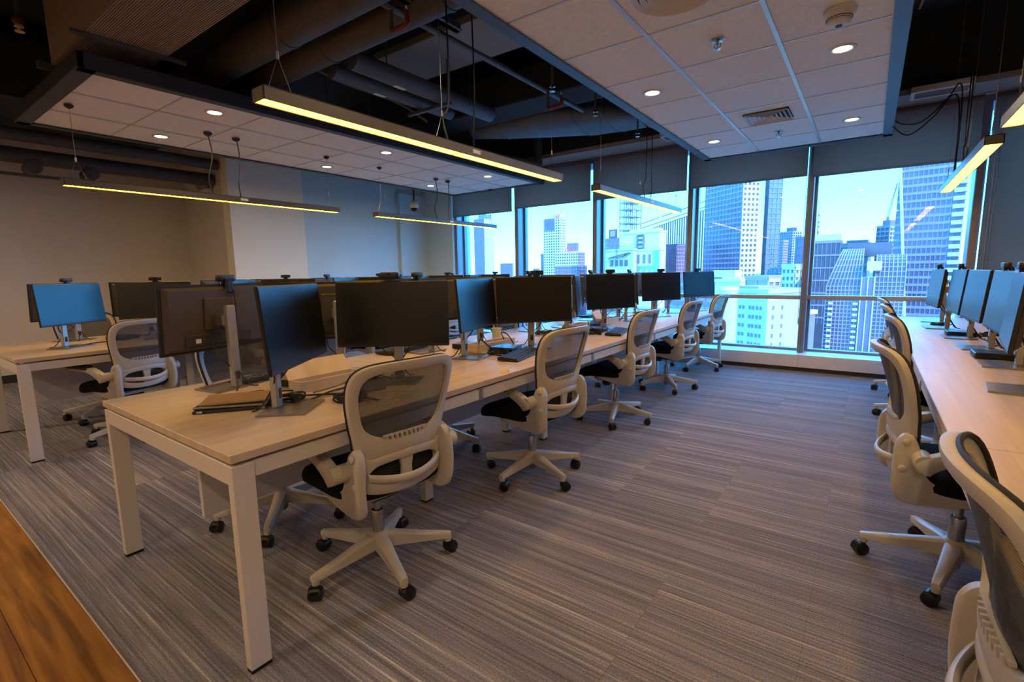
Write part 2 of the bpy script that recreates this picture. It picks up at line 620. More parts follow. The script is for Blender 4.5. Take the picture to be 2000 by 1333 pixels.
# ------------------------------------------------------------------ window wall
MX = [-6.44, -5.02, -3.525, -2.075, -.655, .845, 2.32]
sill = thing('window_sill', 'long pale metal sill ledge under the window wall', 'sill', (0, 0, 0))
struct(sill); del sill['category']; del sill['label']
for a, b in zip([-6.46] + MX[1:-1], MX[1:-1] + [2.35]):
    MB().cbox(a + .001, b - .001, 6.87, 6.885, .05, .19, .002).build('front_panel', 'sill_metal', sill)
    MB().cbox(a + .001, b - .001, 6.87, 7.40, .19, .205, .002).build('ledge', 'sill_metal', sill)
MB().box(-6.46, 2.35, 6.885, 7.40, 0, .05).build('kick_plate', 'kick_dark', sill)
MB().box(-6.46, 2.35, 6.90, 7.40, .05, .19).build('core', 'kick_dark', sill)
wall('window_head', 'alu_blue', -6.46, 2.35, 7.06, 7.5, 2.9, 2.965)
for i in range(6):
    a, b = MX[i], MX[i + 1]
    win = bpy.data.objects.new('window_%d' % (i + 1), None)
    COL.objects.link(win); win.location = ((a + b) / 2, 7.3, .205); struct(win)
    h = (b - a) / 2
    MB().box(-h + .03, h - .03, -.004, .004, 0, 2.70).build('pane', 'window_glass', win)
    # mullion on the left of this bay: nose darkened for shade, box behind tinted with sky light, slim gasket line
    MB().cbox(-h - .035, -h + .035, -.24, -.20, 0, 2.70, .006).build('mullion_nose', 'alu_dark', win)
    MB().cbox(-h - .035, -h + .032, -.20, .04, 0, 2.70, .004).build('mullion', 'alu_blue', win)
    MB().box(-h + .032, -h + .035, -.085, -.075, 0, 2.70).build('gasket', 'alu_dark', win)
    MB().cbox(-h + .03, h - .035, -.14, .02, .665, .715, .004).build('rail', 'alu_rail', win)
    MB().cbox(-h + .03, h - .035, -.06, .02, 0, .03, .003).build('bottom_rail', 'alu_blue', win)
    MB().cbox(-h + .033, -h + .063, -.05, .03, .03, 2.70, .003).build('side_bead', 'alu_blue', win)

BT = [2.30, 2.335, 2.335, 2.35, 2.33, .80]
BL_LAB = ['leftmost grey roller blind by the blue wall, pulled down to the shortest window strip', 'grey roller blind second from the left, above the tower with the red round sign', 'grey roller blind in the middle window behind the small pendant light', 'grey roller blind above the tall blue and white towers', 'grey roller blind over the pane with the curved glass building', 'grey roller blind at the far right, lowered down behind the monitors']
bx = [(-6.42, -5.05), (-5.0, -3.555), (-3.505, -2.105), (-2.055, -.69), (-.635, .805), (.885, 2.34)]
for i, ((a, b), zb) in enumerate(zip(bx, BT)):
    bl = thing('roller_blind', BL_LAB[i], 'blind', ((a + b) / 2, 6.985, zb), group='roller blinds on the window wall')
    h = (b - a) / 2
    MB().box(-h, h, -.001, .001, .02, 2.96 - zb).build('fabric', 'blind', bl)
    MB().cbox(-h, h, -.007, .007, 0, .024, .003).build('bottom_bar', 'blind', bl)
    MB().cyl((-h, 0, 2.935 - zb), (h, 0, 2.935 - zb), .024).build('roller', 'blind', bl, 40)
    if i == 3:
        pts = [(h + .02, -.02, 2.9 - zb), (h + .022, -.02, .75 - zb), (h + .012, -.02, .68 - zb), (h + .001, -.02, .75 - zb), (h, -.02, 2.9 - zb)]
        MB().tube(cat_rom(pts, 6), .003, 6).build('pull_chain', 'steel_wire', bl, 60)
    if i == 5:
        for dx in (.045, .07):
            MB().cyl((-h + dx, -.02, 0), (-h + dx, -.02, 2.93 - zb), .0035, n=6).build('pull_chain', 'steel_wire', bl, 60)

# ------------------------------------------------------------------ ceiling islands
def island(label, x0, x1, y0, rows, fm, lipm):
    y1 = y0 + rows * .6
    t = thing('ceiling_island', label, 'ceiling panel', ((x0 + x1) / 2, (y0 + y1) / 2, 2.6), group='suspended tile ceiling islands')
    hx, hy = (x1 - x0) / 2, (y1 - y0) / 2
    tm = MB().cbox(-.297, .297, -.297, .297, .006, .022, .003).data('ceiling_tile', 'tile_white')
    for i in range(3):
        for j in range(rows):
            link('ceiling_tile', tm, t, (-.6 + i * .6, -hy + .3 + j * .6, 0))
    for i in range(2):
        MB().cbox(-.3 + i * .6 - .014, -.3 + i * .6 + .014, -hy, hy, .0, .03, .002).build('main_runner', 'grid_white', t)
    cm = MB().cbox(-.286, .286, -.006, .006, .002, .02, .001).data('cross_tee', 'grid_white')
    for i in range(3):
        for j in range(1, rows):
            link('cross_tee', cm, t, (-.6 + i * .6, -hy + j * .6, 0))
    T = .035
    for sx in (-1, 1):
        xo = sx * (hx + .02)
        a, b = sorted((xo, xo - sx * T))
        MB().cbox(a, b, -hy - .035, hy + .035, -.004, .095, .002).build('fascia', fm, t)
        a, b = sorted((sx * (hx - .06), sx * (hx + .018)))
        MB().cbox(a, b, -hy - .03, hy + .03, -.008, -.002, .001).build('lip', lipm, t)
    for sy in (-1, 1):
        a, b = sorted((sy * hy, sy * (hy + .04)))
        MB().cbox(-hx - .02, hx + .02, a, b, -.004, .095, .002).build('fascia', fm, t)
        a, b = sorted((sy * (hy - .06), sy * (hy + .038)))
        MB().cbox(-hx - .018, hx + .018, a, b, -.008, -.002, .001).build('lip', lipm, t)
    MB().box(-hx, hx, -hy, hy, .07, .075).build('leak_cover', 'slab_dark', t)  # unseen sheet added above the tiles to stop light leaking
    for sx in (-.6, .6):
        for k in range(4):
            yy = -hy + .5 + k * (2 * hy - 1) / 3
            MB().cyl((sx, yy, .07), (sx, yy, ZC - 2.6), .004, n=6).build('hanger_rod', 'pipe_dark', t)
    return t
island('white tile ceiling island with dark frame over the left desks', -5.93, -4.13, 1.10, 9, 'fascia_dark', 'fascia_dark')
island('white tile ceiling island with pale blue-grey frame over the aisle', -1.735, .065, 1.11, 9, 'fascia', 'fascia')

# ------------------------------------------------------------------ downlights and small ceiling things
def downlight(x, y, label, watt=None):
    t = thing('downlight', label, 'downlight', (x, y, 2.6), group='recessed downlights in the ceiling islands')
    MB().lathe([(.075, .006), (.075, .001), (.070, -.002), (.055, -.001), (.050, .004), (.047, .006)], 28).build('trim_ring', 'white_plastic', t, 50)
    MB().lathe([(.05, .006), (.046, .0035), (.02, .0025), (.0005, .002)], 24).build('lens', 'downlight_glow', t, 50)
    ld = bpy.data.lights.new('downlight_lamp', 'AREA')
    ld.energy = watt or DOWN_W; ld.color = (1.0, .70, .42); ld.shape = 'DISK'; ld.size = .09
    lo = bpy.data.objects.new('downlight_lamp', ld); COL.objects.link(lo); lo.parent = t; lo.location = (0, 0, -.008)
    return t
for k, y in enumerate((2.0, 3.77, 5.56)):
    downlight(-4.43, y, 'lit round downlight on the aisle side of left ceiling island, %s from the camera' % ORD[k])
    downlight(-5.55, y, 'lit round downlight on the wall side of left ceiling island, %s from the camera' % ORD[k])
for k, y in enumerate((2.04, 3.83, 5.65)):
    if k:
        downlight(-.235, y, 'lit round downlight in right island by its right frame, %s' % ('larger near one' if k == 1 else 'smaller far one'))
        downlight(-1.435, y, 'lit round downlight in right island by its left frame, %s' % ('larger near one' if k == 1 else 'smaller far one'))
    else:
        downlight(-.235, y, 'round downlight in right island just above the picture edge, right one')
        downlight(-1.435, y, 'round downlight in right island just above the picture edge, left one')

# unseen islands and downlights added behind the camera to brighten the near side
COR = island('added white tile ceiling island for fill downlights over the timber corridor behind the camera', -7.4, -5.6, -2.9, 5, 'fascia', 'fascia')
for q, xx in enumerate((-6.5, -4.2, -1.9, .4)):
    if q: island('added white tile ceiling island for fill downlights over the timber corridor behind the camera', xx - .9, xx + .9, -2.9, 5, 'fascia', 'fascia')
    for yy in (-2.0, -.8):
        downlight(xx, yy, 'added round fill downlight over the timber corridor behind the camera', CORRIDOR_FILL_W[q])

def sprinkler_flush(x, y, label):
    t = thing('sprinkler', label, 'sprinkler', (x, y, 2.6), group='ceiling sprinklers')
    MB().lathe([(.04, .004), (.04, 0), (.03, -.006), (.014, -.008)], 20).build('escutcheon', 'chrome', t, 40)
    m = MB().lathe([(.008, -.005), (.008, -.02), (.004, -.024), (.004, -.045)], 10)
    m.tube([(.014, 0, -.015), (.02, 0, -.03), (.006, 0, -.045)], .003, 6).tube([(-.014, 0, -.015), (-.02, 0, -.03), (-.006, 0, -.045)], .003, 6)
    m.lathe([(.001, -.044), (.02, -.046), (.02, -.048), (.001, -.05)], 12)
    m.build('head', 'chrome', t, 40)
sprinkler_flush(-.82, 3.22, 'chrome ceiling sprinkler in the near part of right tile island')
sprinkler_flush(-.83, 5.66, 'chrome ceiling sprinkler beyond the square air vent')

t = thing('smoke_detector', 'cream round smoke detector on the right ceiling island', 'smoke detector', (-.225, 3.27, 2.6))
MB().lathe([(.075, .004), (.075, -.012), (.062, -.02), (.060, -.035), (.052, -.06), (.04, -.07), (.001, -.072)], 28).build('body', 'white_plastic', t, 30)
for k in range(3):
    MB().lathe([(.061 - k * .004, -.036 - k * .008), (.0625 - k * .004, -.038 - k * .008), (.0605 - k * .004, -.040 - k * .008)], 24).build('vent_ring', 'pipe_dark', t, 40)
MB().lathe([(.016, -.071), (.016, -.075), (.001, -.076)], 14).build('test_button', 'kick_dark', t, 40)

def diffuser(x, y, w, d, label):
    t = thing('air_diffuser', label, 'air vent', (x, y, 2.6), group='ceiling air vents')
    for k in range(5):
        a, b = w / 2 - k * .034, d / 2 - k * .034
        a2, b2, z1, z2 = a - .024, b - .024, -.016 + k * .002, .006
        if a2 < .01 or b2 < .005: break
        m = MB()
        P = [(-a, -b), (a, -b), (a, b), (-a, b)]; Q = [(-a2, -b2), (a2, -b2), (a2, b2), (-a2, b2)]
        vs_ = [(p[0], p[1], z1) for p in P] + [(q[0], q[1], z2) for q in Q] + [(p[0], p[1], z1 + .003) for p in P] + [(q[0], q[1], z2 + .003) for q in Q]
        fs = []
        for i in range(4):
            j = (i + 1) % 4
            fs += [(i, j, 4 + j, 4 + i), (8 + j, 8 + i, 12 + i, 12 + j), (i, 8 + i, 8 + j, j), (4 + i, 4 + j, 12 + j, 12 + i)]
        m.add(vs_, fs).build('louvre_frame', 'white_plastic', t)
    MB().box(-w / 2, w / 2, -d / 2, d / 2, .004, .0055).build('backing', 'kick_dark', t)
diffuser(-.83, 5.04, .36, .36, 'square white louvred air vent in the right ceiling island')
t = thing('round_diffuser', 'round white ringed air diffuser at the top picture edge', 'air vent', (-.86, 2.55, 2.6), group='ceiling air vents')
for k in range(5):
    r = .20 - k * .036
    MB().lathe([(r, .004), (r, -.012 + k * .001), (r - .004, -.016 + k * .001), (r - .026, .000), (r - .026, .004)], 36).build('ring', 'white_plastic', t, 40)

# ------------------------------------------------------------------ services in the dark ceiling void
def svc(name, label, cat, mb, m, smooth=None, group=None):
    return tag(mb.build(name, m, None, smooth), label, cat, group)

t = thing('ribbed_duct', 'brown ribbed flat duct hanging above the left ceiling island', 'duct', (-4.2, 1.34, 2.80))
MB().box(-.68, 1.6, -.225, .225, .02, .5).build('casing', 'duct_rib', t)
rb = MB().box(-.68, 1.6, -.0035, .0035, .006, .021).data('rib', 'duct_rib')
for k in range(36):
    link('rib', rb, t, (0, -.22 + k * .0126, 0))
MB().cbox(-.72, -.68, -.30, .34, -.03, .02, .003).build('angle_bar', 'pipe_dark', t)
MB().cbox(.10, .13, -.30, .34, -.02, .006, .003).build('angle_bar', 'pipe_dark', t)

for k, (y, z, r, lab, xa, xb) in enumerate(((2.06, 2.98, .13, 'fat round black duct crossing just beyond the ribbed duct', -5.4, 3.0), (2.40, 2.98, .12, 'fat round black duct crossing nearest the first pendant light', -5.4, 3.0))):
    t = thing('round_duct', lab, 'duct', (0, y, z), group='fat round ducts in the ceiling void')
    MB().cyl((xa, 0, 0), (xb, 0, 0), r, n=28).build('tube', 'duct_dark', t, 40)
    for xx in (-4.6, -3.4, -2.2, -1.0, .2):
        MB().cyl((xx, 0, 0), (xx + .03, 0, 0), r + .006, n=28).build('collar', 'duct_dark', t, 40)
        MB().cyl((xx, 0, r), (xx, 0, ZC - z), .005, n=6).build('hanger_rod', 'pipe_dark', t)

svc('sprinkler_pipe', 'long thin dark pipe running along the right island frame', 'pipe', MB().tube([(-2.50, 1.0, 2.9), (-2.50, 4.72, 2.9)], .022, 12), 'pipe_dark', 50)
svc('cable_channel', 'dark steel channel beside the thin sprinkler pipe', 'channel', MB().box(-2.44, -2.40, .6, 2.75, 2.92, 2.97).box(-2.44, -2.38, .6, 2.75, 2.92, 2.925), 'pipe_dark')
def pair_pipe(x, z, r, y0, y1, label):
    t = thing('chilled_pipe', label, 'pipe', (x, y0, z), group='pair of thick pipes in the ceiling void')
    MB().tube([(0, 0, 0), (0, y1 - y0, 0)], r, 20).build('run', 'pipe_dark', t, 40)
    MB().cbox(-.02, .02, .42, .54, -r - .002, -r + .004, .001).build('label_strip', 'sticker', t)
    for yy in (.35, 1.4):
        MB().cyl((0, yy, r), (0, yy, ZC - z), .005, n=6).build('hanger_rod', 'pipe_dark', t)
pair_pipe(-3.36, 2.92, .075, 2.56, 4.28, 'thick grey-blue insulated pipe, longer of the pair above the first pendant')
pair_pipe(-3.62, 2.90, .06, 2.56, 3.95, 'thick grey-blue insulated pipe, shorter of the pair above the first pendant')
svc('support_bracket', 'short black bracket under the pair of thick pipes', 'bracket', MB().cbox(-3.78, -3.22, 3.50, 3.54, 2.80, 2.83, .003).cyl((-3.75, 3.52, 2.83), (-3.75, 3.52, ZC), .005, n=6).cyl((-3.25, 3.52, 2.83), (-3.25, 3.52, ZC), .005, n=6), 'pipe_dark')
svc('conduit', 'thin dark conduit sagging beside the left island edge', 'pipe', MB().tube(cat_rom([(-3.95, 2.60, 3.69), (-3.95, 2.60, 3.1), (-3.95, 2.75, 3.0), (-3.95, 3.0, 2.98), (-3.9, 3.5, 2.95), (-3.75, 3.75, 2.80)], 8), .014, 8), 'pipe_dark', 60)
svc('slab_beam', 'dark concrete beam crossing the ceiling void', 'beam', MB().box(-8.6, 3.5, 2.78, 3.12, 3.30, 3.70), 'slab_dark')
svc('ceiling_beam', 'dark concrete beam nearer the windows', 'beam', MB().box(-8.6, 3.5, 4.75, 5.15, 3.25, 3.70), 'slab_dark')
svc('duct_board', 'pale blue-grey flat board up in the ceiling void', 'board', MB().cbox(-3.8, -1.9, 3.14, 3.75, 3.20, 3.26, .005), 'panel_grey')
# wrapped flexible duct near the windows
fx = MB()
prof = [(-4.1, 4.9, .10, .10), (-3.7, 5.05, .20, .13), (-3.2, 5.2, .36, .16), (-2.8, 5.4, .40, .16), (-2.5, 5.55, .36, .14), (-2.2, 5.7, .24, .12)]
rings = []
for (x, y, a, b) in prof:
    rings.append([(x, y + a * math.cos(2 * PI * k / 18), 3.02 + b * math.sin(2 * PI * k / 18) + (.012 if k % 3 == 0 else 0)) for k in range(18)])
fx.add([p for r_ in rings for p in r_], [(i * 18 + k, i * 18 + (k + 1) % 18, (i + 1) * 18 + (k + 1) % 18, (i + 1) * 18 + k) for i in range(len(rings) - 1) for k in range(18)] + [tuple(range(18)), tuple(90 + k for k in range(18))])
t = thing('wrapped_duct', 'blue-grey foil-wrapped duct bulging above the window end', 'duct', (0, 0, 0))
fx.build('wrap', 'duct_blue', t, 50)
for i in (1, 3, 4):
    MB().tube([(p[0], p[1] * 1.0, p[2]) for p in rings[i]], .008, 6, closed=True).build('strap', 'pipe_dark', t, 60)
svc('black_duct', 'square black duct box behind the wrapped duct', 'duct', MB().cbox(-4.4, -1.95, 4.3, 4.75, 2.98, 3.3, .01), 'slab_dark')
svc('drain_pipe', 'dark round pipe ending above the far end of left island', 'pipe', MB().tube([(-4.35, 4.5, 2.80), (-4.0, 6.2, 2.80)], .06, 16).tube([(-4.0, 6.2, 2.80), (-4.0, 6.2, 3.2)], .06, 16), 'duct_dark', 50)

def upright(x, y, z, label, red):
    t = thing('drop_sprinkler', label, 'sprinkler', (x, y, z), group='sprinklers in the ceiling void')
    if red:
        MB().cyl((-.14, 0, 2.9 - z), (-.14, 0, .0), .014, n=8).build('riser', 'pipe_dark', t, 60)
        MB().tube(cat_rom([(-.14, 0, .0), (-.05, 0, 0), (0, 0, .01), (0, 0, .06)], 5), .016, 10).build('elbow', 'red_paint', t, 60)
        MB().lathe([(.010, .06), (.012, .075), (.004, .085), (.014, .10), (.014, .104)], 12).build('head', 'chrome', t, 40)
    else:
        MB().cyl((0, 0, .02), (0, 0, ZC - z), .009, n=8).build('drop', 'pipe_dark', t, 60)
        MB().lathe([(.02, .02), (.024, .005), (.006, 0), (.006, -.02), (.022, -.024), (.022, -.028)], 14).build('head', 'chrome', t, 40)
upright(-2.36, 2.22, 2.76, 'copper-red sprinkler elbow above the long pendant light', True)
upright(-2.33, 4.0, 2.74, 'red sprinkler elbow at the end of the thin pipe', True)
upright(-2.12, 3.5, 2.70, 'chrome drop sprinkler left of right island frame, nearer', False)
upright(-2.13, 4.27, 2.70, 'chrome drop sprinkler left of right island frame, middle', False)
upright(-2.10, 5.2, 2.70, 'chrome drop sprinkler left of right island frame, farthest', False)
# top left corner
t = thing('drop_sprinkler', 'sprinkler with red collar in the dark top left corner', 'sprinkler', (-4.78, .95, 2.98), group='sprinklers in the ceiling void')
MB().cyl((0, 0, .05), (0, 0, .72), .012, n=8).build('drop', 'pipe_dark', t, 60)
MB().superell((0, 0, .03), (.035, .035, .03), 1, 1, 14, 8).build('collar', 'red_paint', t, 60)
MB().lathe([(.022, .005), (.026, -.01), (.008, -.014), (.008, -.03), (.026, -.034), (.026, -.04)], 14).build('head', 'white_plastic', t, 40)
for k, (y, z, r, lab) in enumerate(((1.0, 2.62, .085, 'thick dark pipe along the left wall, lower one'), (.7, 2.80, .07, 'thick dark pipe along the left wall, upper one'))):
    svc('wall_pipe', lab, 'pipe', MB().tube([(-7.6 + k * .2, -2.0, z), (-7.6 + k * .2, 3.3, z)], r, 18), 'duct_dark', 50, 'dark pipes along the left wall')
svc('bracket_rail', 'black rail with two pipe clamps on the left wall', 'bracket', MB().cbox(-7.75, -7.70, 1.2, 2.2, 2.42, 2.45, .003).cyl((-7.73, 1.45, 2.50), (-7.50, 1.45, 2.50), .07).cyl((-7.73, 1.95, 2.50), (-7.50, 1.95, 2.50), .07), 'duct_dark', 40)
svc('void_duct', 'large black square duct above the left wall', 'duct', MB().box(-8.5, -6.5, .25, 2.72, 2.95, 3.5), 'slab_dark')
# right end: slot diffuser on the soffit and loose cables
t = thing('slot_diffuser', 'white slot air diffuser hanging loose by the window soffit', 'air vent', (.43, 6.53, 2.93), R(0))
MB().cbox(-.23, .23, -.14, .14, 0, .06, .006).build('box', 'white_plastic', t)
for k in range(4):
    MB().cbox(-.20, .20, -.10 + k * .05, -.085 + k * .05, -.008, .002, .001).build('slot_blade', 'alu_dark', t)
for k, pts in enumerate(([(-.02, 5.9, 2.78), (.1, 6.0, 2.60), (.28, 6.05, 2.58), (.45, 6.05, 2.75), (.52, 6.05, 2.86), (.55, 6.05, 2.70), (.55, 6.05, 2.05)], [(.0, 6.1, 2.70), (.18, 6.15, 2.50), (.36, 6.15, 2.62), (.50, 6.15, 2.80), (.545, 6.1, 2.60), (.54, 6.0, 2.05)])):
    svc('loose_cable', ['black cable looping from right island to the far pendant, upper loop', 'black cable looping from right island to the far pendant, lower loop'][k], 'cable', MB().tube(cat_rom(pts, 8), .006, 6), 'cable', 60, 'loose cables by the right island')
svc('flex_hose', 'thin braided hose slanting past the corner of right island', 'hose', MB().tube([(.12, 3.9, 2.75), (.30, 3.6, 3.2)], .010, 8), 'steel_wire', 60)
svc('flex_conduit', 'thin grey conduit curving under the wrapped duct', 'hose', MB().tube(cat_rom([(-1.90, 4.3, 3.2), (-1.92, 4.5, 2.9), (-1.92, 4.9, 2.72), (-1.80, 5.4, 2.70)], 8), .010, 8), 'pipe_dark', 60)
t = thing('slot_diffuser', 'white slot air diffuser by the soffit left of right island', 'air vent', (-2.05, 6.5, 2.93))
MB().cbox(-.23, .23, -.14, .14, 0, .06, .006).build('box', 'white_plastic', t)
for k in range(4):
    MB().cbox(-.20, .20, -.10 + k * .05, -.085 + k * .05, -.008, .002, .001).build('slot_blade', 'alu_dark', t)
# wall things
t = thing('emergency_light', 'twin-head emergency light on the left wall', 'emergency light', (-7.74, 3.33, 2.46), R(-90))
MB().cbox(0, .07, -.10, .10, -.08, .06, .008).build('case', 'white_plastic', t)
for sy in (-.06, .06):
    MB().tube([(.05, sy, .06), (.07, sy, .11)], [.015, .02], 10).tube([(.06, sy, .11), (.13, sy, .09)], [.045, .055], 16).build('lamp_head', 'chrome', t, 40)
t = thing('dome_camera', 'white dome security camera hanging by the blue wall', 'security camera', (-6.62, 6.2, 2.42))
MB().cyl((0, 0, .10), (0, 0, ZC - 2.42), .014, n=10).build('pole', 'cable', t, 60)
MB().lathe([(.02, .13), (.06, .12), (.085, .09), (.085, .02), (.075, 0)], 24).build('housing', 'white_plastic', t, 40)
MB().superell((0, 0, 0), (.06, .06, .06), 1, 1, 18, 10).build('dome', 'lens', t, 60)

# ------------------------------------------------------------------ pendants
def pendant(label, x, y0, y1, feeds, ztop):
    L_ = y1 - y0
    t = thing('linear_pendant_light', label, 'pendant light', (x, y0, 1.985), group='long linear pendant lights')
    W = .045
    MB().box(-W, W, 0, L_, .052, .056).build('top_plate', 'lamp_housing', t)
    for sx in (-1, 1):
        a, b = sorted((sx * W, sx * (W - .006)))
        MB().cbox(a, b, 0, L_, 0, .056, .001).build('side_profile', 'lamp_housing', t)
    for yy in (0, L_ - .005):
        MB().box(-W, W, yy, yy + .005, 0, .056).build('end_cap', 'lamp_housing', t)
    MB().box(-W + .006, W - .006, L_ / 2 - .004, L_ / 2 + .004, .002, .05).build('joint', 'lamp_housing', t)
    for a, b in ((.006, L_ / 2 - .004), (L_ / 2 + .004, L_ - .006)):
        MB().box(-W + .007, W - .007, a, b, .004, .007).build('diffuser', 'pendant_glow', t)
    MB().box(W, W + .001, L_ / 2 + .10, L_ / 2 + .17, .02, .042).build('rating_label', 'sticker', t)
    roof = ztop
    def hang(yy):      # what the wire hangs from: the slab, the tile island or a crossing duct
        y_ = y0 + yy
        if roof > 3 and 1.92 < y_ < 2.20: return 2.852
        if roof > 3 and 2.27 < y_ < 2.53: return 2.862
        if roof > 3 and x < -1.9 and 3.12 < y_ < 3.77: return 3.199
        return roof
    for yy in (.10, L_ / 2 - .12, L_ - .10) if ztop > 3 else (.10, L_ - .10):
        MB().tube([(0, yy - .055, .056), (0, yy, .20), (0, yy + .055, .056)], .0016, 5).cyl((0, yy, .19), (0, yy, .22), .006, n=8).cyl((0, yy, .2), (0, yy, hang(yy) - 1.985), .0016, n=5).build('hanging_wire', 'steel_wire', t)
        if ztop < 3:
            MB().lathe([(.03, ztop - 1.985), (.03, ztop - 1.985 - .012), (.02, ztop - 1.985 - .022), (.004, ztop - 1.985 - .03)], 14, (0, yy, 0)).build('ceiling_rose', 'kick_dark', t, 40)
    for q, yy in enumerate(feeds):
        wob = .02 * (1 if q else -1)
        MB().tube(cat_rom([(0, yy, .056), (wob, yy - .02, .2), (0, yy + .02, .4), (wob * .5, yy, hang(yy) - 1.985)], 6), .005, 6).build('power_cord', 'cable', t, 60)
        if ztop < 3:
            MB().lathe([(.035, ztop - 1.985), (.035, ztop - 1.985 - .012), (.024, ztop - 1.985 - .024), (.006, ztop - 1.985 - .03)], 14, (0, yy, 0)).build('ceiling_rose', 'kick_dark', t, 40)
pendant('long glowing pendant light over the near half of middle desk', -2.075, 1.11, 3.51, (1.13, 1.36), ZC)
pendant('glowing pendant light over the far half of middle desk by the windows', -2.045, 4.11, 6.45, (1.2, 1.36), ZC)
pendant('long glowing pendant light before the beige wall, over near half of left desk', -5.045, 1.12, 3.53, (1.08, 1.33), 2.594)
pendant('glowing pendant light before the blue wall, over far half of left desk', -5.045, 4.07, 6.49, (1.09, 1.33), 2.594)
pendant('glowing pendant light over the far half of right desk', .545, 4.18, 6.60, (1.2, 1.36), ZC)
pendant('glowing pendant light cut by the right picture edge, over near half of right desk', .545, 1.32, 3.72, (1.2, 1.36), ZC)

# ------------------------------------------------------------------ desks
def desk_unit(label, x0, x1, y0, y1, first, last, group):
    t = thing('bench_desk', label, 'desk', ((x0 + x1) / 2, (y0 + y1) / 2, 0), group=group)
    hx, hy = (x1 - x0) / 2, (y1 - y0) / 2
    g = .0012
    MB().cbox(-hx, hx, -hy + g, hy - g, .712, .74, .002).build('tabletop', 'desk_laminate', t)
    for sx in (-1, 1):
        a, b = sorted((sx * (hx - .045), sx * (hx - .015)))
        MB().cbox(a, b, -hy + (.072 if first else .002), hy - (.072 if last else .002), .645, .70, .002).build('side_rail', 'white_steel', t)
        for e_, on in ((-1, first), (1, last)):
            if on:
                m0 = MB().cbox(*sorted((sx * (hx - .036), sx * (hx - .002))), *sorted((e_ * (hy - .004), e_ * (hy - .072))), .012, .70, .002)
                lg = m0.build('leg', 'white_steel', t)
                MB().box(*sorted((sx * (hx - .035), sx * (hx - .003))), *sorted((e_ * (hy - .005), e_ * (hy - .071))), 0, .012).build('foot_pad', 'black_foot', lg)
            elif e_ > 0:
                lg = MB().cbox(sx * .175 - .022, sx * .175 + .022, hy - .066, hy - .006, .012, .69, .002).build('leg', 'white_steel', t)
                MB().box(sx * .175 - .02, sx * .175 + .02, hy - .064, hy - .008, 0, .012).build('foot_pad', 'black_foot', lg)
                MB().cbox(*sorted((sx * (hx - .05), sx * (hx - .012))), hy - .04, hy - .012, .64, .706, .002).build('joint_bracket', 'alu_dark', t)
    for e_, on in ((-1, first), (1, last)):
        if on:
            MB().cbox(-hx + .036, hx - .036, *sorted((e_ * (hy - .006), e_ * (hy - .036))), .635, .70, .002).build('end_rail', 'white_steel', t)
        else:
            MB().cbox(-hx + .045, hx - .045, *sorted((e_ * (hy - .004), e_ * (hy - .034))), .645, .70, .002).build('cross_rail', 'white_steel', t)
    MB().cbox(-.011, .011, -hy + (.13 if first else .01), hy - (.13 if last else .01), .31, .69, .002).build('modesty_panel', 'white_board', t)
    MB().cbox(-.10, .10, -hy + .2, hy - .2, .60, .64, .003).build('cable_tray', 'white_steel', t)
    return t
MY0, MP = .633, 1.226
for k in range(5):
    desk_unit('pale wood bench desk section of the middle row, %s from the camera' % ORD[k], -2.715, -1.52, MY0 + k * MP, MY0 + (k + 1) * MP, k == 0, k == 4, 'middle row of bench desks')
for k in range(5):
    desk_unit('pale wood bench desk section of the left row, %s from the camera' % ORD[k], -5.845, -4.65, MY0 + .022 + k * MP, MY0 + .022 + (k + 1) * MP, k == 0, k == 4, 'left row of bench desks')
RY = [.57, 1.925, 3.28, 4.965, 6.65]
for k in range(4):
    desk_unit('pale bench desk section of the right row, %s from the camera' % ORD[k], .237, 1.437, RY[k], RY[k + 1], k == 0, k == 3, 'right row of bench desks')

# ------------------------------------------------------------------ task chair
def xb(z):
    T = [(.36, -.215), (.45, -.235), (.52, -.24), (.60, -.242), (.70, -.255), (.80, -.28), (.90, -.31), (.97, -.332)]
    for (a, p), (b, q) in zip(T, T[1:]):
        if z <= b or b == .97:
            t_ = max(0, min(1, (z - a) / (b - a)))
            return p + (q - p) * t_
def sback(u, z, d=0.0):
    return (xb(z) + .05 * (u / .22) ** 2 + d, u, z)
def ring(mb, outer, inner, th, n=40):
    A, B = closed_half(outer, n), closed_half(inner, n)
    pr = [(0, -.1), (.06, .42), (.3, .55), (.7, .55), (.94, .42), (1, -.1), (.94, -.45), (.5, -.5), (.06, -.45)]
    m = len(A); k = len(pr)
    vs_ = []
    for a, b in zip(A, B):
        for t_, d in pr:
            p = a.lerp(b, t_)
            vs_.append(sback(p.x, p.y, -d * th))
    fs = [(i * k + j, i * k + (j + 1) % k, ((i + 1) % m) * k + (j + 1) % k, ((i + 1) % m) * k + j) for i in range(m) for j in range(k)]
    return mb.add(vs_, fs)
def fill(mb, curve, n, off, cz):
    A = closed_half(curve, n)
    m = len(A)
    vs_ = []; fs = []
    K = (1.0, .8, .6, .4, .2)
    for s_ in K:
        for p in A: vs_.append(sback(p.x * s_, cz + (p.y - cz) * s_, off))
    vs_.append(sback(0, cz, off)); c = len(vs_) - 1
    for j in range(len(K) - 1):
        for i in range(m):
            l = (i + 1) % m
            fs.append((j * m + i, j * m + l, (j + 1) * m + l, (j + 1) * m + i))
    for i in range(m): fs.append(((len(K) - 1) * m + i, (len(K) - 1) * m + (i + 1) % m, c))
    return mb.add(vs_, fs)
UO = [(0, .960), (.105, .958), (.175, .950), (.217, .928), (.235, .885), (.235, .82), (.222, .74), (.208, .67), (.196, .605), (.155, .582), (.07, .590), (0, .594)]
UI = [(0, .923), (.09, .922), (.15, .915), (.186, .893), (.199, .855), (.196, .80), (.180, .73), (.156, .690), (.115, .664), (.06, .652), (0, .650)]
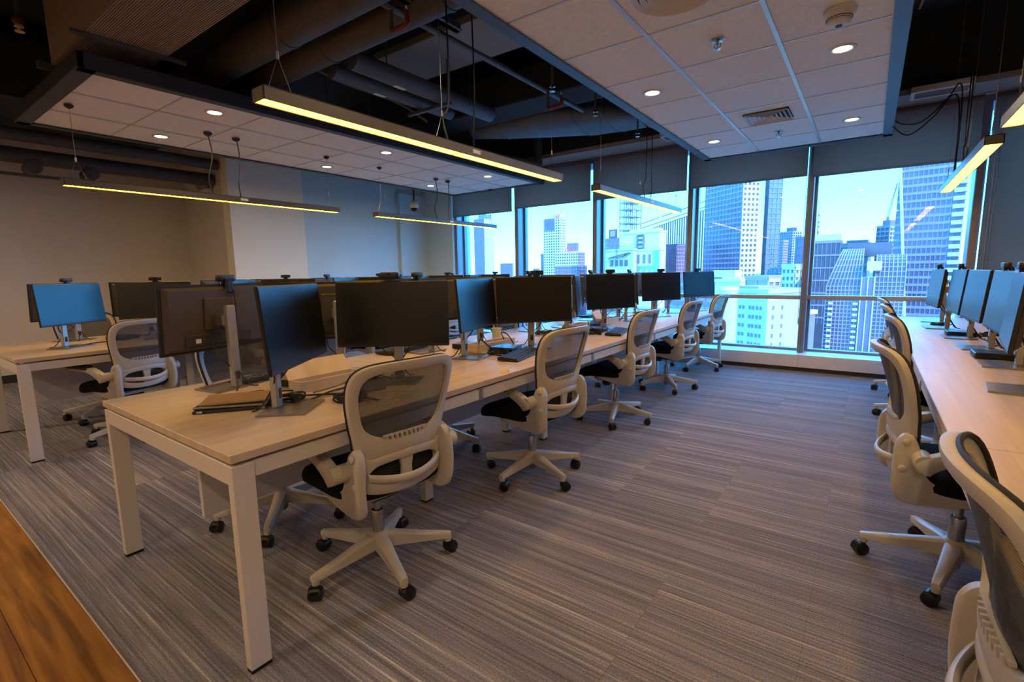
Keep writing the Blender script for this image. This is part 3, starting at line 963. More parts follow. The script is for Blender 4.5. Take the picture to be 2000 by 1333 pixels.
LO = [(0, .598), (.08, .594), (.15, .586), (.190, .604), (.200, .575), (.198, .53), (.192, .485), (.172, .448), (.09, .428), (0, .423)]
LI = [(0, .560), (.06, .558), (.115, .550), (.150, .530), (.160, .508), (.145, .487), (.08, .470), (0, .465)]

def build_chair():
    t = thing('task_chair', '', 'chair', group='grey mesh task chairs')
    P = 'chair_plastic'
    ring(MB(), UO, UI, .026).build('back_frame', P, t, 40)
    fill(MB(), [(u * 1.03, .78 + (z - .78) * 1.03) for u, z in UI], 24, .006, .78).build('back_mesh', 'chair_mesh', t, 60)
    rim = [sback(p.x * .985, p.y - .003, .016) for p in closed_half(UO, 36)]
    MB().tube(rim, .006, 6, closed=True).build('mesh_rim', 'seat_rim', t, 60)
    ring(MB(), LO, LI, .03, 32).build('back_yoke', P, t, 40)
    fill(MB(), [(u * 1.02, .512 + (z - .512) * 1.03) for u, z in LI], 20, .022, .512).build('lumbar_pad', 'lumbar_mesh', t, 60)
    MB().prism([(-.032, .57), (-.022, .52), (-.026, .46), (.026, .46), (.022, .52), (.032, .57)], lambda u, z: sback(u, z, -.006), lambda u, z: sback(u, z, .008)).build('yoke_strut', P, t)
    m = MB()
    for s_ in range(2): pass
    bar = []
    for i in range(17):
        u = -.165 + .33 * i / 16
        z0 = .494 + .02 * (abs(u) / .165) ** 2
        bar.append([(sback(u, z0, -.018 - .030 * (1 - (u / .165) ** 2) + .011 * math.cos(a))[0], u, z0 + .016 * math.sin(a)) for a in [2 * PI * k / 8 for k in range(8)]])
    m.add([p for b in bar for p in b], [(i * 8 + k, i * 8 + (k + 1) % 8, (i + 1) * 8 + (k + 1) % 8, (i + 1) * 8 + k) for i in range(16) for k in range(8)] + [tuple(range(8)), tuple(128 + k for k in range(8))]).build('lumbar_bar', P, t, 60)
    sl = MB()
    for i in range(9):
        u = -.085 + i * .0212
        sl.add([sback(u - .004, .640, -.012), sback(u + .004, .640, -.012), sback(u + .008, .665, -.012), sback(u, .665, -.012), sback(u - .004, .640, .0), sback(u + .004, .640, .0), sback(u + .008, .665, .0), sback(u, .665, .0)],
               [(0, 1, 2, 3), (7, 6, 5, 4), (0, 4, 5, 1), (1, 5, 6, 2), (2, 6, 7, 3), (3, 7, 4, 0)])
    sl.add([sback(-.10, .660, -.010), sback(.10, .660, -.010), sback(.10, .668, -.010), sback(-.10, .668, -.010), sback(-.10, .660, .0), sback(.10, .660, .0), sback(.10, .668, .0), sback(-.10, .668, .0)], [(0, 1, 2, 3), (7, 6, 5, 4), (0, 4, 5, 1), (1, 5, 6, 2), (2, 6, 7, 3), (3, 7, 4, 0)])
    sl.build('vent_grille', P, t)
    # seat
    def bend(x, y, z):
        if x > .06: z -= 1.05 * (x - .06) ** 2
        z += .16 * y * y if z > .445 else 0
        return (x, y * (1 - .25 * max(0, -x - .05)), z)
    MB().superell((.028, 0, .444), (.265, .248, .047), .55, .55, 36, 14, bend).build('seat', 'chair_black', t, 70)
    MB().cbox(-.15, .12, -.18, .18, .368, .404, .012).build('seat_pan', P, t)
    MB().cbox(-.08, .10, -.07, .07, .325, .374, .01).build('tilt_mechanism', 'pad_black', t)
    # side brackets
    prof = [(.07, .412), (.03, .388), (-.08, .366), (-.17, .356), (-.225, .362), (-.254, .395), (-.262, .46), (-.262, .54), (-.258, .595), (-.235, .63), (-.205, .628), (-.190, .59), (-.178, .53), (-.158, .475), (-.115, .448), (-.04, .438), (.04, .433)]
    pp = [(p.x, p.y) for p in cat_rom([(a, b, 0) for a, b in prof], 3, True)]
    cx_, cz_ = -.12, .45
    for sy in (-1, 1):
        m = MB()
        n = len(pp)
        lay = [(.180, .95), (.187, 1.0), (.210, 1.0), (.219, .94)]
        vs_ = []
        for y, s_ in lay:
            for (a, b) in pp:
                bow = .012 * math.sin(PI * min(1, max(0, (b - .36) / .27)))
                vs_.append((cx_ + (a - cx_) * s_, sy * (y + bow), cz_ + (b - cz_) * s_))
        fs = [(i * n + k, i * n + (k + 1) % n, (i + 1) * n + (k + 1) % n, (i + 1) * n + k) for i in range(3) for k in range(n)] + [tuple(range(n)), tuple(3 * n + k for k in range(n))]
        m.add(vs_, fs).build('side_bracket', P, t, 50)
        pv = MB().cyl((-.178, sy * .205, .545), (-.178, sy * .292, .545), .034, n=18).build('arm_pivot', P, t, 50)
        b_ = MB()
        for (a, b) in ((-.228, .605), (-.236, .50)):
            b_.lathe([(.014, 0), (.014, .006), (.010, .009), (.001, .0095)], 12)
            k0 = len(b_.v) - 48
            for i in range(k0, len(b_.v)):
                x, y, z = b_.v[i]
                b_.v[i] = (a + x, sy * (.224 + z), b + y)
        b_.build('bolt_cap', P, pv, 50)
        # arm ribbon
        path = cat_rom([(-.190, .520, 0), (-.165, .545, 0), (-.125, .570, 0), (-.07, .592, 0), (.0, .600, 0), (.08, .602, 0), (.15, .600, 0)], 4)
        m = MB(); rows = []
        for i, p in enumerate(path):
            q0 = path[max(0, i - 1)]; q1 = path[min(len(path) - 1, i + 1)]
            tx, tz = (q1.x - q0.x), (q1.y - q0.y); l_ = math.hypot(tx, tz); nx, nz = -tz / l_, tx / l_
            f_ = i / (len(path) - 1)
            th = .030 * (1 - f_) + .011 * f_; wd = .026
            if i == 0: th *= .6
            rows.append([(p.x + nx * th * s_, sy * (.272 + .01 * f_ + wd * c_), p.y + nz * th * s_) for c_, s_ in ((-1, -.6), (-.8, -1), (.8, -1), (1, -.6), (1, .6), (.8, 1), (-.8, 1), (-1, .6))])
        m.add([p for r_ in rows for p in r_], [(i * 8 + k, i * 8 + (k + 1) % 8, (i + 1) * 8 + (k + 1) % 8, (i + 1) * 8 + k) for i in range(len(rows) - 1) for k in range(8)] + [tuple(range(8)), tuple((len(rows) - 1) * 8 + k for k in range(8))])
        ar = m.build('armrest', P, t, 45)
        MB().superell((.065, sy * .282, .617), (.125, .042, .015), .5, .45, 24, 8, lambda x, y, z: (x, y, z - (.10 * max(0, -.0 - x)))).build('arm_pad', 'pad_black', ar, 60)
    # lever
    MB().tube([(.05, -.06, .345), (.05, -.20, .35)], .006, 8).superell((.05, -.235, .352), (.035, .045, .012), .6, .6, 14, 8).build('height_lever', 'pad_black', t, 60)
    MB().lathe([(.001, .29), (.03, .292), (.034, .30), (.034, .322), (.02, .33)], 16, (.09, 0, 0)).build('tension_knob', 'pad_black', t, 50)
    # gas lift
    MB().lathe([(.022, .04), (.026, .06), (.027, .25), (.025, .255), (.015, .256), (.015, .33)], 18).build('gas_lift', 'chrome', t, 40)
    MB().lathe([(.03, .085), (.044, .09), (.047, .12), (.042, .150), (.034, .156), (.027, .158)], 20).build('hub', P, t, 40)
    # star base
    secs = [(.03, .030, .088, .150), (.10, .026, .085, .138), (.20, .021, .080, .118), (.285, .018, .076, .104), (.318, .014, .076, .098)]
    m = MB(); rows = []
    for x, w_, z0, z1 in secs:
        c_ = .007
        rows.append([(x, -w_, z0), (x, w_, z0), (x, w_ * .96, z1 - c_), (x, w_ * .6, z1), (x, -w_ * .6, z1), (x, -w_ * .96, z1 - c_)])
    m.add([p for r_ in rows for p in r_], [(i * 6 + k, i * 6 + (k + 1) % 6, (i + 1) * 6 + (k + 1) % 6, (i + 1) * 6 + k) for i in range(4) for k in range(6)] + [tuple(range(6)), tuple(24 + k for k in range(6))])
    m.cyl((.302, 0, .058), (.302, 0, .08), .015, .017, 12)
    leg = m.data('leg', P, 40)
    c = MB()
    for sy in (-1, 1):
        a, b = sorted((sy * .005, sy * .026))
        c.tube([(-.014, a, .027), (-.014, a + .003, .027), (-.014, b - .003, .027), (-.014, b, .027)], [.022, .027, .027, .022], 20)
    hood = [(.0265 * math.cos(R(a)) - .014, .027 + .031 * math.sin(R(a))) for a in range(-20, 201, 20)]
    for i in range(len(hood) - 1):
        (x0, z0), (x1, z1) = hood[i], hood[i + 1]
        c.add([(x0, -.018, z0), (x1, -.018, z1), (x1, .018, z1), (x0, .018, z0), (x0 * .93, -.018, z0 * .95), (x1 * .93, -.018, z1 * .95), (x1 * .93, .018, z1 * .95), (x0 * .93, .018, z0 * .95)], [(0, 1, 2, 3), (7, 6, 5, 4), (0, 3, 7, 4), (1, 5, 6, 2), (0, 4, 5, 1), (3, 2, 6, 7)])
    c.cyl((0, 0, .03), (0, 0, .062), .009, n=10)
    cast = c.data('caster', 'caster_black', 40)
    for k in range(5):
        a = 2 * PI * k / 5
        l = link('leg', leg, t, None, a)
        link('caster', cast, l, (.302, 0, 0), rnd.uniform(0, 6.28))
    return t

chair0 = build_chair()
first_chair = [True]
def chair(label, x, y, face, star=None, group=None):
    """face: world direction the sitter looks, degrees."""
    if first_chair[0]:
        first_chair[0] = False
        c = chair0; c['label'] = label; c.location = (x, y, 0); c.rotation_euler = (0, 0, R(face))
    else:
        c = dup(chair0, label, (x, y, 0), R(face))
    i = 0
    for ch in c.children:
        if ch.name.split('.')[0] == 'leg':
            if star is not None: ch.rotation_euler = (0, 0, R(star - face + 72 * i))
            i += 1
            for g in ch.children: g.rotation_euler = (0, 0, rnd.uniform(0, 6.28))
    return c

MCH = [(-1.68, 1.28, 173, 50.7), (-1.655, 2.47, 176, 51.6), (-1.70, 3.83, 178, 0), (-1.71, 5.16, 176, 20), (-1.73, 6.45, 174, 43.6)]
for k, (x, y, f_, s_) in enumerate(MCH):
    chair('grey mesh task chair on the aisle side of middle desk, %s from the camera' % ORD[k], x, y, f_, s_)
MCL = [(-2.46, 1.27, 6, 30), (-2.50, 2.52, -4, 10), (-2.56, 3.75, 8, 0), (-2.6, 4.95, 0, 40), (-2.6, 6.2, -5, 20)]
for k, (x, y, f_, s_) in enumerate(MCL):
    chair('grey mesh task chair tucked in on the hidden far side of middle desk, %s' % ORD[k], x, y, f_, s_)
LCH = [(-4.80, 1.30, 196, 0), (-4.85, 2.55, 184, 30), (-4.8, 3.75, 180, 10), (-4.8, 4.95, 185, 50), (-4.8, 6.2, 178, 20)]
for k, (x, y, f_, s_) in enumerate(LCH):
    chair('grey mesh task chair on the near side of left desk, %s from the camera' % ORD[k], x, y, f_, s_)
LCF = [(-5.69, 1.36, 5, 26), (-5.75, 2.55, -8, 30)]
for k, (x, y, f_, s_) in enumerate(LCF):
    chair('grey mesh task chair on the wall side of left desk, %s' % ORD[k], x, y, f_, s_)
RCH = [(.46, 1.10, 2, 20), (.36, 2.58, 6, 39), (.43, 4.06, 2, 36), (.42, 5.14, 0, 36), (.41, 6.15, 2, 20)]
RLAB = ['grey mesh task chair cut by the bottom right picture corner', 'grey mesh task chair at the right desk, second from the camera, legs in full view', 'grey mesh task chair at the right desk, third from the camera', 'grey mesh task chair at the right desk, fourth from the camera', 'grey mesh task chair at the right desk, last one by the window']
for k, (x, y, f_, s_) in enumerate(RCH):
    chair(RLAB[k], x, y, f_, s_)

# ------------------------------------------------------------------ monitors
SW, SH, ZT = .54, .315, .50      # panel size, top above the desk
def build_monitor():
    t = thing('monitor', '', 'monitor', group='computer monitors on height stands')
    z1 = ZT; z0 = ZT - SH; h = SW / 2
    MB().prism([(-.095, -.125), (.085, -.105), (.085, .105), (-.095, .125)], lambda x, y: (x, y, 0), lambda x, y: (x, y, .008)).build('base_plate', 'mon_base', t)
    c = MB().cbox(-.082, -.052, -.023, .023, .006, .40, .006).build('column', 'mon_silver', t, 30)
    MB().box(-.0835, -.0505, -.010, .010, .045, .085).build('cable_hole', 'kick_dark', c)
    MB().cbox(-.056, .012, -.03, .03, .30, .36, .008).build('hinge', 'mon_base', t)
    TL = math.tan(R(4.5)); zc = (z0 + z1) / 2
    tilt = lambda mb: (setattr(mb, 'v', [(x - TL * (z - zc), y, z) for x, y, z in mb.v]), mb)[1]
    p = tilt(MB().cbox(.024, .040, -h, h, z0, z1, .004)).build('panel', 'mon_bezel', t)
    tilt(MB().box(.0398, .0408, -h + .004, h - .004, z0 + .014, z1 - .004)).build('screen', 'screen', p)
    s_ = MB().prism([(-.255, z0 + .012), (.255, z0 + .012), (.255, z1 - .012), (-.255, z1 - .012)], lambda y, z: (.025, y, z), lambda y, z: (.008, y * .92, z0 + SH / 2 + (z - z0 - SH / 2) * .9))
    b = tilt(s_).build('back_shell', 'mon_back', t)
    tilt(MB().cbox(-.002, .010, -.075, .075, z0 + .10, z0 + .25, .004)).build('mount_cover', 'mon_back', b)
    tilt(MB().cbox(.000, .012, -.17, .17, z0 + .03, z0 + .085, .003)).build('port_panel', 'kick_dark', b)
    tilt(MB().box(-.0005, .001, .10, .125, z0 + .045, z0 + .065)).build('port_sticker', 'sticker', b)
    # cables dropping from the ports to the column
    for q, (y0, y1) in enumerate(((-.06, -.012), (.05, .012))):
        MB().tube(cat_rom([(.0, y0, z0 + .05), (-.03, y0 * 1.2, z0 - .02), (-.06, y1 * 2, z0 - .07), (-.086, y1, .07), (-.12, y1 * 3, .012), (-.14, y1 * 5, .006)], 5), .0032, 5).build('video_cable', 'cable', t, 60)
    return t
mon0 = build_monitor()
fm_ = [True]
def monitor(label, sx, sy, yaw_, silver=False):
    n = (math.cos(R(yaw_)), math.sin(R(yaw_)))
    loc = (sx - .04 * n[0], sy - .04 * n[1], .7402)
    if fm_[0]:
        fm_[0] = False
        m = mon0; m['label'] = label; m.location = loc; m.rotation_euler = (0, 0, R(yaw_))
    else:
        m = dup(mon0, label, loc, R(yaw_))
    return m

def build_webcam():
    t = thing('webcam', '', 'webcam', group='black webcams clipped on monitors')
    MB().superell((.0, 0, .026), (.016, .047, .0165), .35, .35, 24, 10).build('body', 'pc_black', t, 50)
    MB().cyl((.010, 0, .030), (.0165, 0, .030), .009, n=14).build('lens', 'lens', t, 40)
    MB().cbox(-.004, .010, -.020, .020, -.006, .018, .003).build('front_lip', 'pc_black', t)
    k = MB().cbox(-.032, -.012, -.018, .018, -.045, .012, .004).build('clip', 'pc_black', t)
    MB().cbox(-.03, .004, -.015, .015, .006, .018, .003).build('hinge', 'pc_black', t)
    MB().tube(cat_rom([(-.014, .01, .028), (-.03, .02, .0), (-.038, .03, -.045), (-.038, .0, -.062), (-.036, -.012, -.03), (-.036, -.014, -.12), (-.03, -.012, -.22)], 5), .002, 5).build('lead', 'cable', t, 60)
    return t
web0 = build_webcam(); fw_ = [True]
def webcam(label, sx, sy, yaw_, off=0.0):
    n = (math.cos(R(yaw_)), math.sin(R(yaw_))); r_ = (-n[1], n[0])
    loc = (sx - .022 * n[0] + r_[0] * off, sy - .022 * n[1] + r_[1] * off, .7402 + ZT + .0005)
    if fw_[0]:
        fw_[0] = False
        m = web0; m['label'] = label; m.location = loc; m.rotation_euler = (0, 0, R(yaw_))
    else:
        dup(web0, label, loc, R(yaw_))

# middle desk, aisle side: (left screen, right screen) per seat
MR = [((-1.825, 1.061, 36.9), (-1.854, 1.566, -52.6)), ((-1.97, 2.351, 15.1), (-1.86, 2.829, -40)), ((-2.01, 3.74, 24), (-1.903, 4.166, -27.9)), ((-1.985, 4.97, 24), (-1.90, 5.50, -31)), ((-1.91, 6.11, 22), (-1.75, 6.47, -27))]
CR = [(None, 0), (None, 0.02), (None, 0), (None, 0), (None, 0)]
for k, (a, b) in enumerate(MR):
    monitor('black monitor screen turned towards the windows, middle desk aisle side, %s seat' % ORD[k], *a)
    monitor('black monitor screen facing the camera, middle desk aisle side, %s seat' % ORD[k], *b)
    webcam('black webcam on the camera-facing screen of middle desk aisle side, %s seat' % ORD[k], *b, [-.01, .02, 0, .0, -.02][k])
ML = [((-2.55, 1.06, 194), (-2.36, 1.60, 152)), ((-2.50, 2.34, 183), (-2.45, 2.86, 158)), ((-2.50, 3.68, 186), (-2.38, 4.10, 160)), ((-2.5, 4.80, 188), (-2.42, 5.30, 162)), ((-2.5, 5.94, 186), (-2.45, 6.48, 164))]
for k, (a, b) in enumerate(ML):
    monitor('monitor showing its back, left of the pair, middle desk hidden side, %s seat' % ORD[k], *a)
    monitor('monitor showing its back, right of the pair, middle desk hidden side, %s seat' % ORD[k], *b)
    webcam('black webcam on a back-turned monitor, middle desk hidden side, %s seat' % ORD[k], *a, [-.06, .02, 0, -.1, 0][k])
# left desk
LR = [((-5.014, 1.071, 32), (-5.05, 1.64, -21)), ((-5.05, 2.36, 30), (-5.05, 2.88, -22)), ((-5.05, 3.6, 26), (-5.05, 4.1, -25)), ((-5.05, 4.82, 26), (-5.05, 5.32, -25)), ((-5.05, 5.96, 26), (-5.05, 6.50, -25))]
LL = [((-5.66, 1.16, 203), (-5.5, 1.72, 165)), ((-5.6, 2.45, 195), (-5.5, 2.98, 165)), ((-5.6, 3.68, 195), (-5.5, 4.2, 165)), ((-5.6, 4.9, 195), (-5.5, 5.42, 165)), ((-5.6, 6.0, 195), (-5.5, 6.54, 165))]
for k in range(5):
    monitor('black monitor screen turned towards the windows, left desk near side, %s seat' % ORD[k], *LR[k][0])
    monitor('black monitor screen facing the aisle, left desk near side, %s seat' % ORD[k], *LR[k][1])
    monitor('monitor showing its back, left of the pair, left desk wall side, %s seat' % ORD[k], *LL[k][0])
    monitor('monitor showing its back, right of the pair, left desk wall side, %s seat' % ORD[k], *LL[k][1])
    webcam('black webcam on a near-side screen of the left desk, %s seat' % ORD[k], *LR[k][1], [.01, -.03, 0, .02, 0][k])
    webcam('black webcam on a wall-side monitor of the left desk, %s seat' % ORD[k], *LL[k][0], [-.02, .05, 0, .02, 0][k])
# right desk, facing the aisle
RM = [(.49, 2.90, 174, 1), (.552, 3.58, 180, 1), (.54, 4.24, 183, 0), (.512, 4.83, 182, 1), (.45, 5.50, 184, 1), (.47, 6.12, 176, 0)]
RN = ['cut by the right picture edge', 'second from the right picture edge', 'third from the right picture edge', 'fourth from the right picture edge', 'fifth from the right picture edge, near the window', 'last one by the window']
for k, (x, y, a, wc) in enumerate(RM):
    monitor('pale-reflecting monitor on the right desk, %s' % RN[k], x, y, a)
    if wc: webcam('black webcam on the right desk screen %s' % RN[k], x, y, a, -.05)
for k, (x, y, a) in enumerate(((1.05, 5.6, 10), (1.05, 6.15, -12))):
    monitor(['monitor on the far side of right desk, seen from its back', 'monitor on the far side of right desk, nearest to the window'][k], x, y, a)

# ------------------------------------------------------------------ desk clutter
def build_keyboard():
    t = thing('keyboard', '', 'keyboard', group='black keyboards')
    MB().prism([(-.068, .006), (.066, .004), (.066, .014), (-.068, .024)], lambda x, z: (x, -.22, z), lambda x, z: (x, .22, z)).build('case', 'pc_black', t)
    m = MB()
    for r_ in range(6):
        for c in range(20):
            if c in (14, 18) and r_ % 2: continue
            x = .054 - r_ * .0205; y = -.208 + c * .0215
            z = .0135 + (.066 - x) / .134 * .010
            m.box(x - .0085, x + .0085, y - .0088 + .0, y + .0088, z, z + .006)
    stuff(m.build('keys', 'key', t))
    MB().tube([(-.066, .05, .015), (-.10, .06, .006), (-.16, .02, .004)], .002, 5).build('lead', 'cable', t, 60)
    return t
kb0 = build_keyboard(); fk_ = [True]
def keyboard(label, x, y, a):
    if fk_[0]:
        fk_[0] = False
        kb0['label'] = label; kb0.location = (x, y, .7402); kb0.rotation_euler = (0, 0, R(a))
    else: dup(kb0, label, (x, y, .7402), R(a))
keyboard('black keyboard lying under the camera-facing screen, aisle side second seat', -1.77, 2.53, 12)
keyboard('black keyboard behind the first turned screen of the middle desk', -2.56, 1.33, 195)
keyboard('black keyboard on the aisle side of middle desk, third seat', -1.72, 3.90, 14)
keyboard('black keyboard on the hidden side of middle desk, third seat', -2.2, 4.45, 200)
keyboard('black keyboard on the hidden side of middle desk, fourth seat', -2.62, 5.2, 180)
keyboard('black keyboard on the hidden side of middle desk, second seat', -2.60, 2.30, 185)

def build_pc():
    t = thing('mini_computer', '', 'computer', group='small black desktop computers')
    MB().cbox(-.085, .085, -.085, .085, .003, .034, .004).build('case', 'pc_black', t)
    MB().cbox(-.083, .083, -.083, .083, .034, .036, .001).build('lid', 'pc_top', t)
    MB().box(-.0862, -.085, -.07, .07, .008, .029).build('front_bezel', 'kick_dark', t)
    m = MB()
    for y in (-.05, -.03, .01): m.box(-.0868, -.086, y - .007, y + .007, .014, .020)
    m.cyl((-.087, .055, .018), (-.0855, .055, .018), .005, n=10)
    m.build('front_ports', 'alu_blue', t)
    for sx in (-1, 1):
        for sy in (-1, 1): MB().cyl((sx * .07, sy * .07, 0), (sx * .07, sy * .07, .004), .008, n=8).build('rubber_foot', 'black_foot', t)
    return t
pc0 = build_pc(); fp_ = [True]
def minipc(label, x, y, a):
    if fp_[0]:
        fp_[0] = False
        pc0['label'] = label; pc0.location = (x, y, .7402); pc0.rotation_euler = (0, 0, R(a))
    else: dup(pc0, label, (x, y, .7402), R(a))
minipc('black mini computer on the right desk, nearer one', .60, 3.86, 0)
minipc('black mini computer on the right desk, farther one', .585, 4.98, 0)
minipc('black mini computer behind the keyboard, aisle side second seat', -1.98, 2.64, 12)
minipc('black mini computer on the aisle side of middle desk, third seat', -1.93, 3.92, 10)
minipc('black mini computer behind the first turned screen of middle desk', -2.28, 1.30, 30)
minipc('black mini computer on the near side of left desk, first seat', -5.32, 1.45, 20)
minipc('black mini computer on the hidden side of middle desk, second seat', -2.3, 2.62, 10)

def coil(label, x, y, r, loops, seed, m='cable', tail=None):
    q = random.Random(seed)
    pts = []
    ax = 1.0 + q.uniform(-.1, .15); ph = q.uniform(0, 6)
    N_ = 14
    for i in range(int(N_ * loops) + 1):
        a = ph + 2 * PI * i / N_
        rr = r * (1 + .12 * math.sin(i * .7) + q.uniform(-.05, .05))
        pts.append((rr * ax * math.cos(a), rr * math.sin(a), .006 + .011 * (i / N_) * .6 + .004 * math.sin(i * 1.3)))
    if tail:
        pts += [(tail[0] * .5 + q.uniform(-.03, .03), tail[1] * .5, .012), (tail[0], tail[1], .005)]
    t = thing('cable_coil', label, 'cable', (x, y, .7402), group='cable coils on the desks')
    MB().tube(cat_rom(pts, 3), .0042, 6).build('cord', m, t, 60)
    MB().cbox(r * ax * .8, r * ax * 1.2, -.012, .012, .002, .022 + .008 * loops, .003).build('tie', 'pad_black', t)
    return t
coil('coiled black cable lying right of the first stand base', -1.775, 1.25, .065, 3.5, 3, tail=(.12, .05))
coil('coiled black cable behind the first stand column', -1.99, 1.08, .07, 3, 4, tail=(.1, .2))
coil('coiled black cable at the second seat left of its computer', -1.94, 2.50, .06, 3, 5, tail=(-.1, .12))
coil('coiled grey cable at the third seat beside its computer', -1.86, 3.72, .055, 3, 6, 'cable', (-.05, .1))
coil('coiled black cable near the hidden-side stand, first seat', -2.36, 1.50, .05, 3, 7, tail=(.1, .05))
coil('coiled black cable with plugs on the near left desk', -5.30, 1.38, .05, 3, 8, tail=(.08, .1))
coil('coiled black cable behind the second mini computer on the right desk', .76, 5.02, .06, 3, 9, tail=(.1, .1))
coil('coiled black cable behind the nearer mini computer on the right desk', .78, 3.90, .06, 3, 10, tail=(-.05, .1))
coil('coiled black cable by the last screen of the right desk', .52, 5.72, .05, 2.5, 12, tail=(.1, .1))
coil('tangled black cable on the hidden side of middle desk, third seat', -2.22, 3.50, .07, 3, 13, tail=(.1, .15))
coil('tangled black cable on the hidden side of middle desk, fourth seat', -2.25, 4.9, .07, 3, 14, tail=(.1, .15))
coil('tangled grey cable on the hidden side of middle desk, fifth seat', -2.25, 5.75, .07, 3, 15, 'cable_grey', (.1, .15))
def loose(label, pts, m='cable', r=.0042):
    t = tag(MB().tube(cat_rom(pts, 6), r, 6).build('cable', m, None, 60), label, 'cable', 'loose cables on the desks')
z_ = .7445
loose('black cable running from the first coil past the power box', [(-1.90, 1.12, z_), (-1.93, 1.25, z_ + .01), (-1.98, 1.36, z_), (-1.96, 1.50, z_ + .008), (-2.05, 1.62, z_)])
loose('grey cable draped over the open power box lid, first seat', [(-1.98, 1.20, z_ + .01), (-1.97, 1.32, z_ + .02), (-1.99, 1.45, z_ + .035), (-1.97, 1.55, z_ + .03), (-1.90, 1.60, z_)], 'cable_grey')
loose('black cable arching out of the second power box', [(-2.10, 2.50, z_ + .05), (-2.05, 2.46, z_ + .09), (-2.0, 2.48, z_ + .05), (-1.99, 2.55, z_)])
loose('black cable arching behind the second seat computer', [(-2.16, 2.86, z_ + .04), (-2.12, 2.78, z_ + .10), (-2.03, 2.74, z_ + .09), (-1.98, 2.76, z_)])
loose('black cable at the third seat rising to the screen', [(-1.84, 3.62, z_), (-1.90, 3.70, z_ + .10), (-1.93, 3.78, z_ + .06), (-1.92, 3.84, z_ + .03)])
loose('black cable behind the right desk screens, nearer', [(.70, 3.3, z_), (.74, 3.55, z_), (.70, 3.75, z_), (.72, 4.1, z_)])
loose('black cable behind the right desk screens, farther', [(.66, 4.35, z_), (.72, 4.5, z_), (.68, 4.8, z_), (.7, 5.3, z_)])
loose('black cable on the near left desk by its first stand', [(-5.12, 1.12, z_), (-5.2, 1.22, z_), (-5.22, 1.32, z_), (-5.3, 1.36, z_)])
loose('black cable beside the hidden-side base, fourth seat', [(-2.2, 5.1, z_), (-2.1, 5.25, z_ + .03), (-2.12, 5.4, z_), (-2.05, 5.5, z_)])

def power_box(label, x, y, L_, lid):
    t = thing('desk_power_box', label, 'power outlet', (x, y, .7402), R(90), group='desk power boxes')
    h = L_ / 2
    MB().cbox(-h, h, -.055, -.045, 0, .052, .002).build('front_wall', 'desk_edge', t)
    MB().cbox(-h, h, .045, .055, 0, .052, .002).build('rear_wall', 'desk_edge', t)
    for s_ in (-1, 1):
        MB().cbox(*sorted((s_ * h, s_ * (h - .01))), -.045, .045, 0, .052, .002).build('end_wall', 'desk_edge', t)
    MB().box(-h + .01, h - .01, -.045, .045, 0, .012).build('tray', 'white_steel', t)
    for k in range(3):
        MB().cbox(-h * .6 + k * h * .6 - .022, -h * .6 + k * h * .6 + .022, -.02, .02, .012, .022, .002).build('socket', 'pad_black', t)
    if lid:
        MB().prism([(.0, .0), (.008, .0), (.068, .075), (.060, .078)], lambda y, z: (-h, .047 + y, .045 + z), lambda y, z: (h, .047 + y, .045 + z)).build('lid', 'desk_edge', t)
power_box('open beige power box with raised lid in the middle of first seat', -2.11, 1.36, .34, True)
power_box('beige power box in the middle of the second seat', -2.15, 2.70, .42, False)
power_box('beige power box in the middle of the third seat', -2.15, 3.95, .34, False)
power_box('beige power box in the middle of the fourth seat', -2.15, 4.62, .30, True)

t = thing('cable_box', 'small open grey metal box with cables beside the first coil', 'box', (-1.86, 1.40, .7402), R(80))
for b in ((-.075, .075, -.04, -.036, 0, .05), (-.075, .075, .036, .04, 0, .05), (-.075, -.071, -.036, .036, 0, .05), (.071, .075, -.036, .036, 0, .05), (-.075, .075, -.04, .04, 0, .004)):
    MB().box(*b).build('side', 'alu_blue', t)
MB().tube(cat_rom([(-.05, -.02, .03), (0, .02, .06), (.04, -.01, .05), (.02, -.03, .07), (-.03, .0, .055), (-.08, -.06, .05)], 5), .004, 6).build('cord', 'cable', t, 60)

# pile of tablets and folders beside the first stand; top folder's tan is painted reflection
for k, (x, y, a, z, w_, d_, h_, m, lab) in enumerate(((-2.10, .93, 52, .7402, .28, .20, .012, 'pc_black', 'lowest dark tablet of the pile beside the first stand'), (-2.11, .935, 48, .7524, .27, .19, .010, 'mon_base', 'middle grey tablet of the pile beside the first stand'), (-2.12, .94, 55, .7626, .25, .17, .010, 'reflect_tan', 'topmost folder of the pile beside the first stand, reflected tan painted on'))):
    t = thing('tablet', lab, 'tablet', (x, y, z), R(a), group='pile of tablets')
    MB().cbox(-w_ / 2, w_ / 2, -d_ / 2, d_ / 2, 0, h_, .003).build('body', m, t)
    MB().cbox(-w_ / 2 + .01, w_ / 2 - .01, -d_ / 2 + .01, d_ / 2 - .01, h_ - .0005, h_ + .0003, .0001).build('face', 'lens' if k < 2 else 'reflect_tan', t)
    if k == 0:
        for s_ in (-.4, .4): MB().cyl((s_ * w_ - .01, -d_ / 2, .006), (s_ * w_ + .01, -d_ / 2, .006), .007, n=10).build('hinge', 'alu_dark', t)
for k, (x, y, a, l_) in enumerate(((-2.28, .92, 60, .22), (-2.20, 1.06, 64, .20))):
    t = thing('cable_adapter', ['black adapter plug with lead at the table end', 'black adapter plug with lead by the hidden-side stand'][k], 'adapter', (x, y, .7402), R(a), group='adapter plugs')
    MB().cbox(-.03, .03, -.014, .014, 0, .022, .004).build('plug', 'pad_black', t)
    MB().tube(cat_rom([(.03, 0, .012), (.08, .01, .008), (l_, -.02, .006)], 5), .0032, 6).build('lead', 'cable', t, 60)
t = thing('white_cup', 'white paper cup on the hidden side of middle desk, second seat', 'cup', (-2.36, 3.03, .7402))
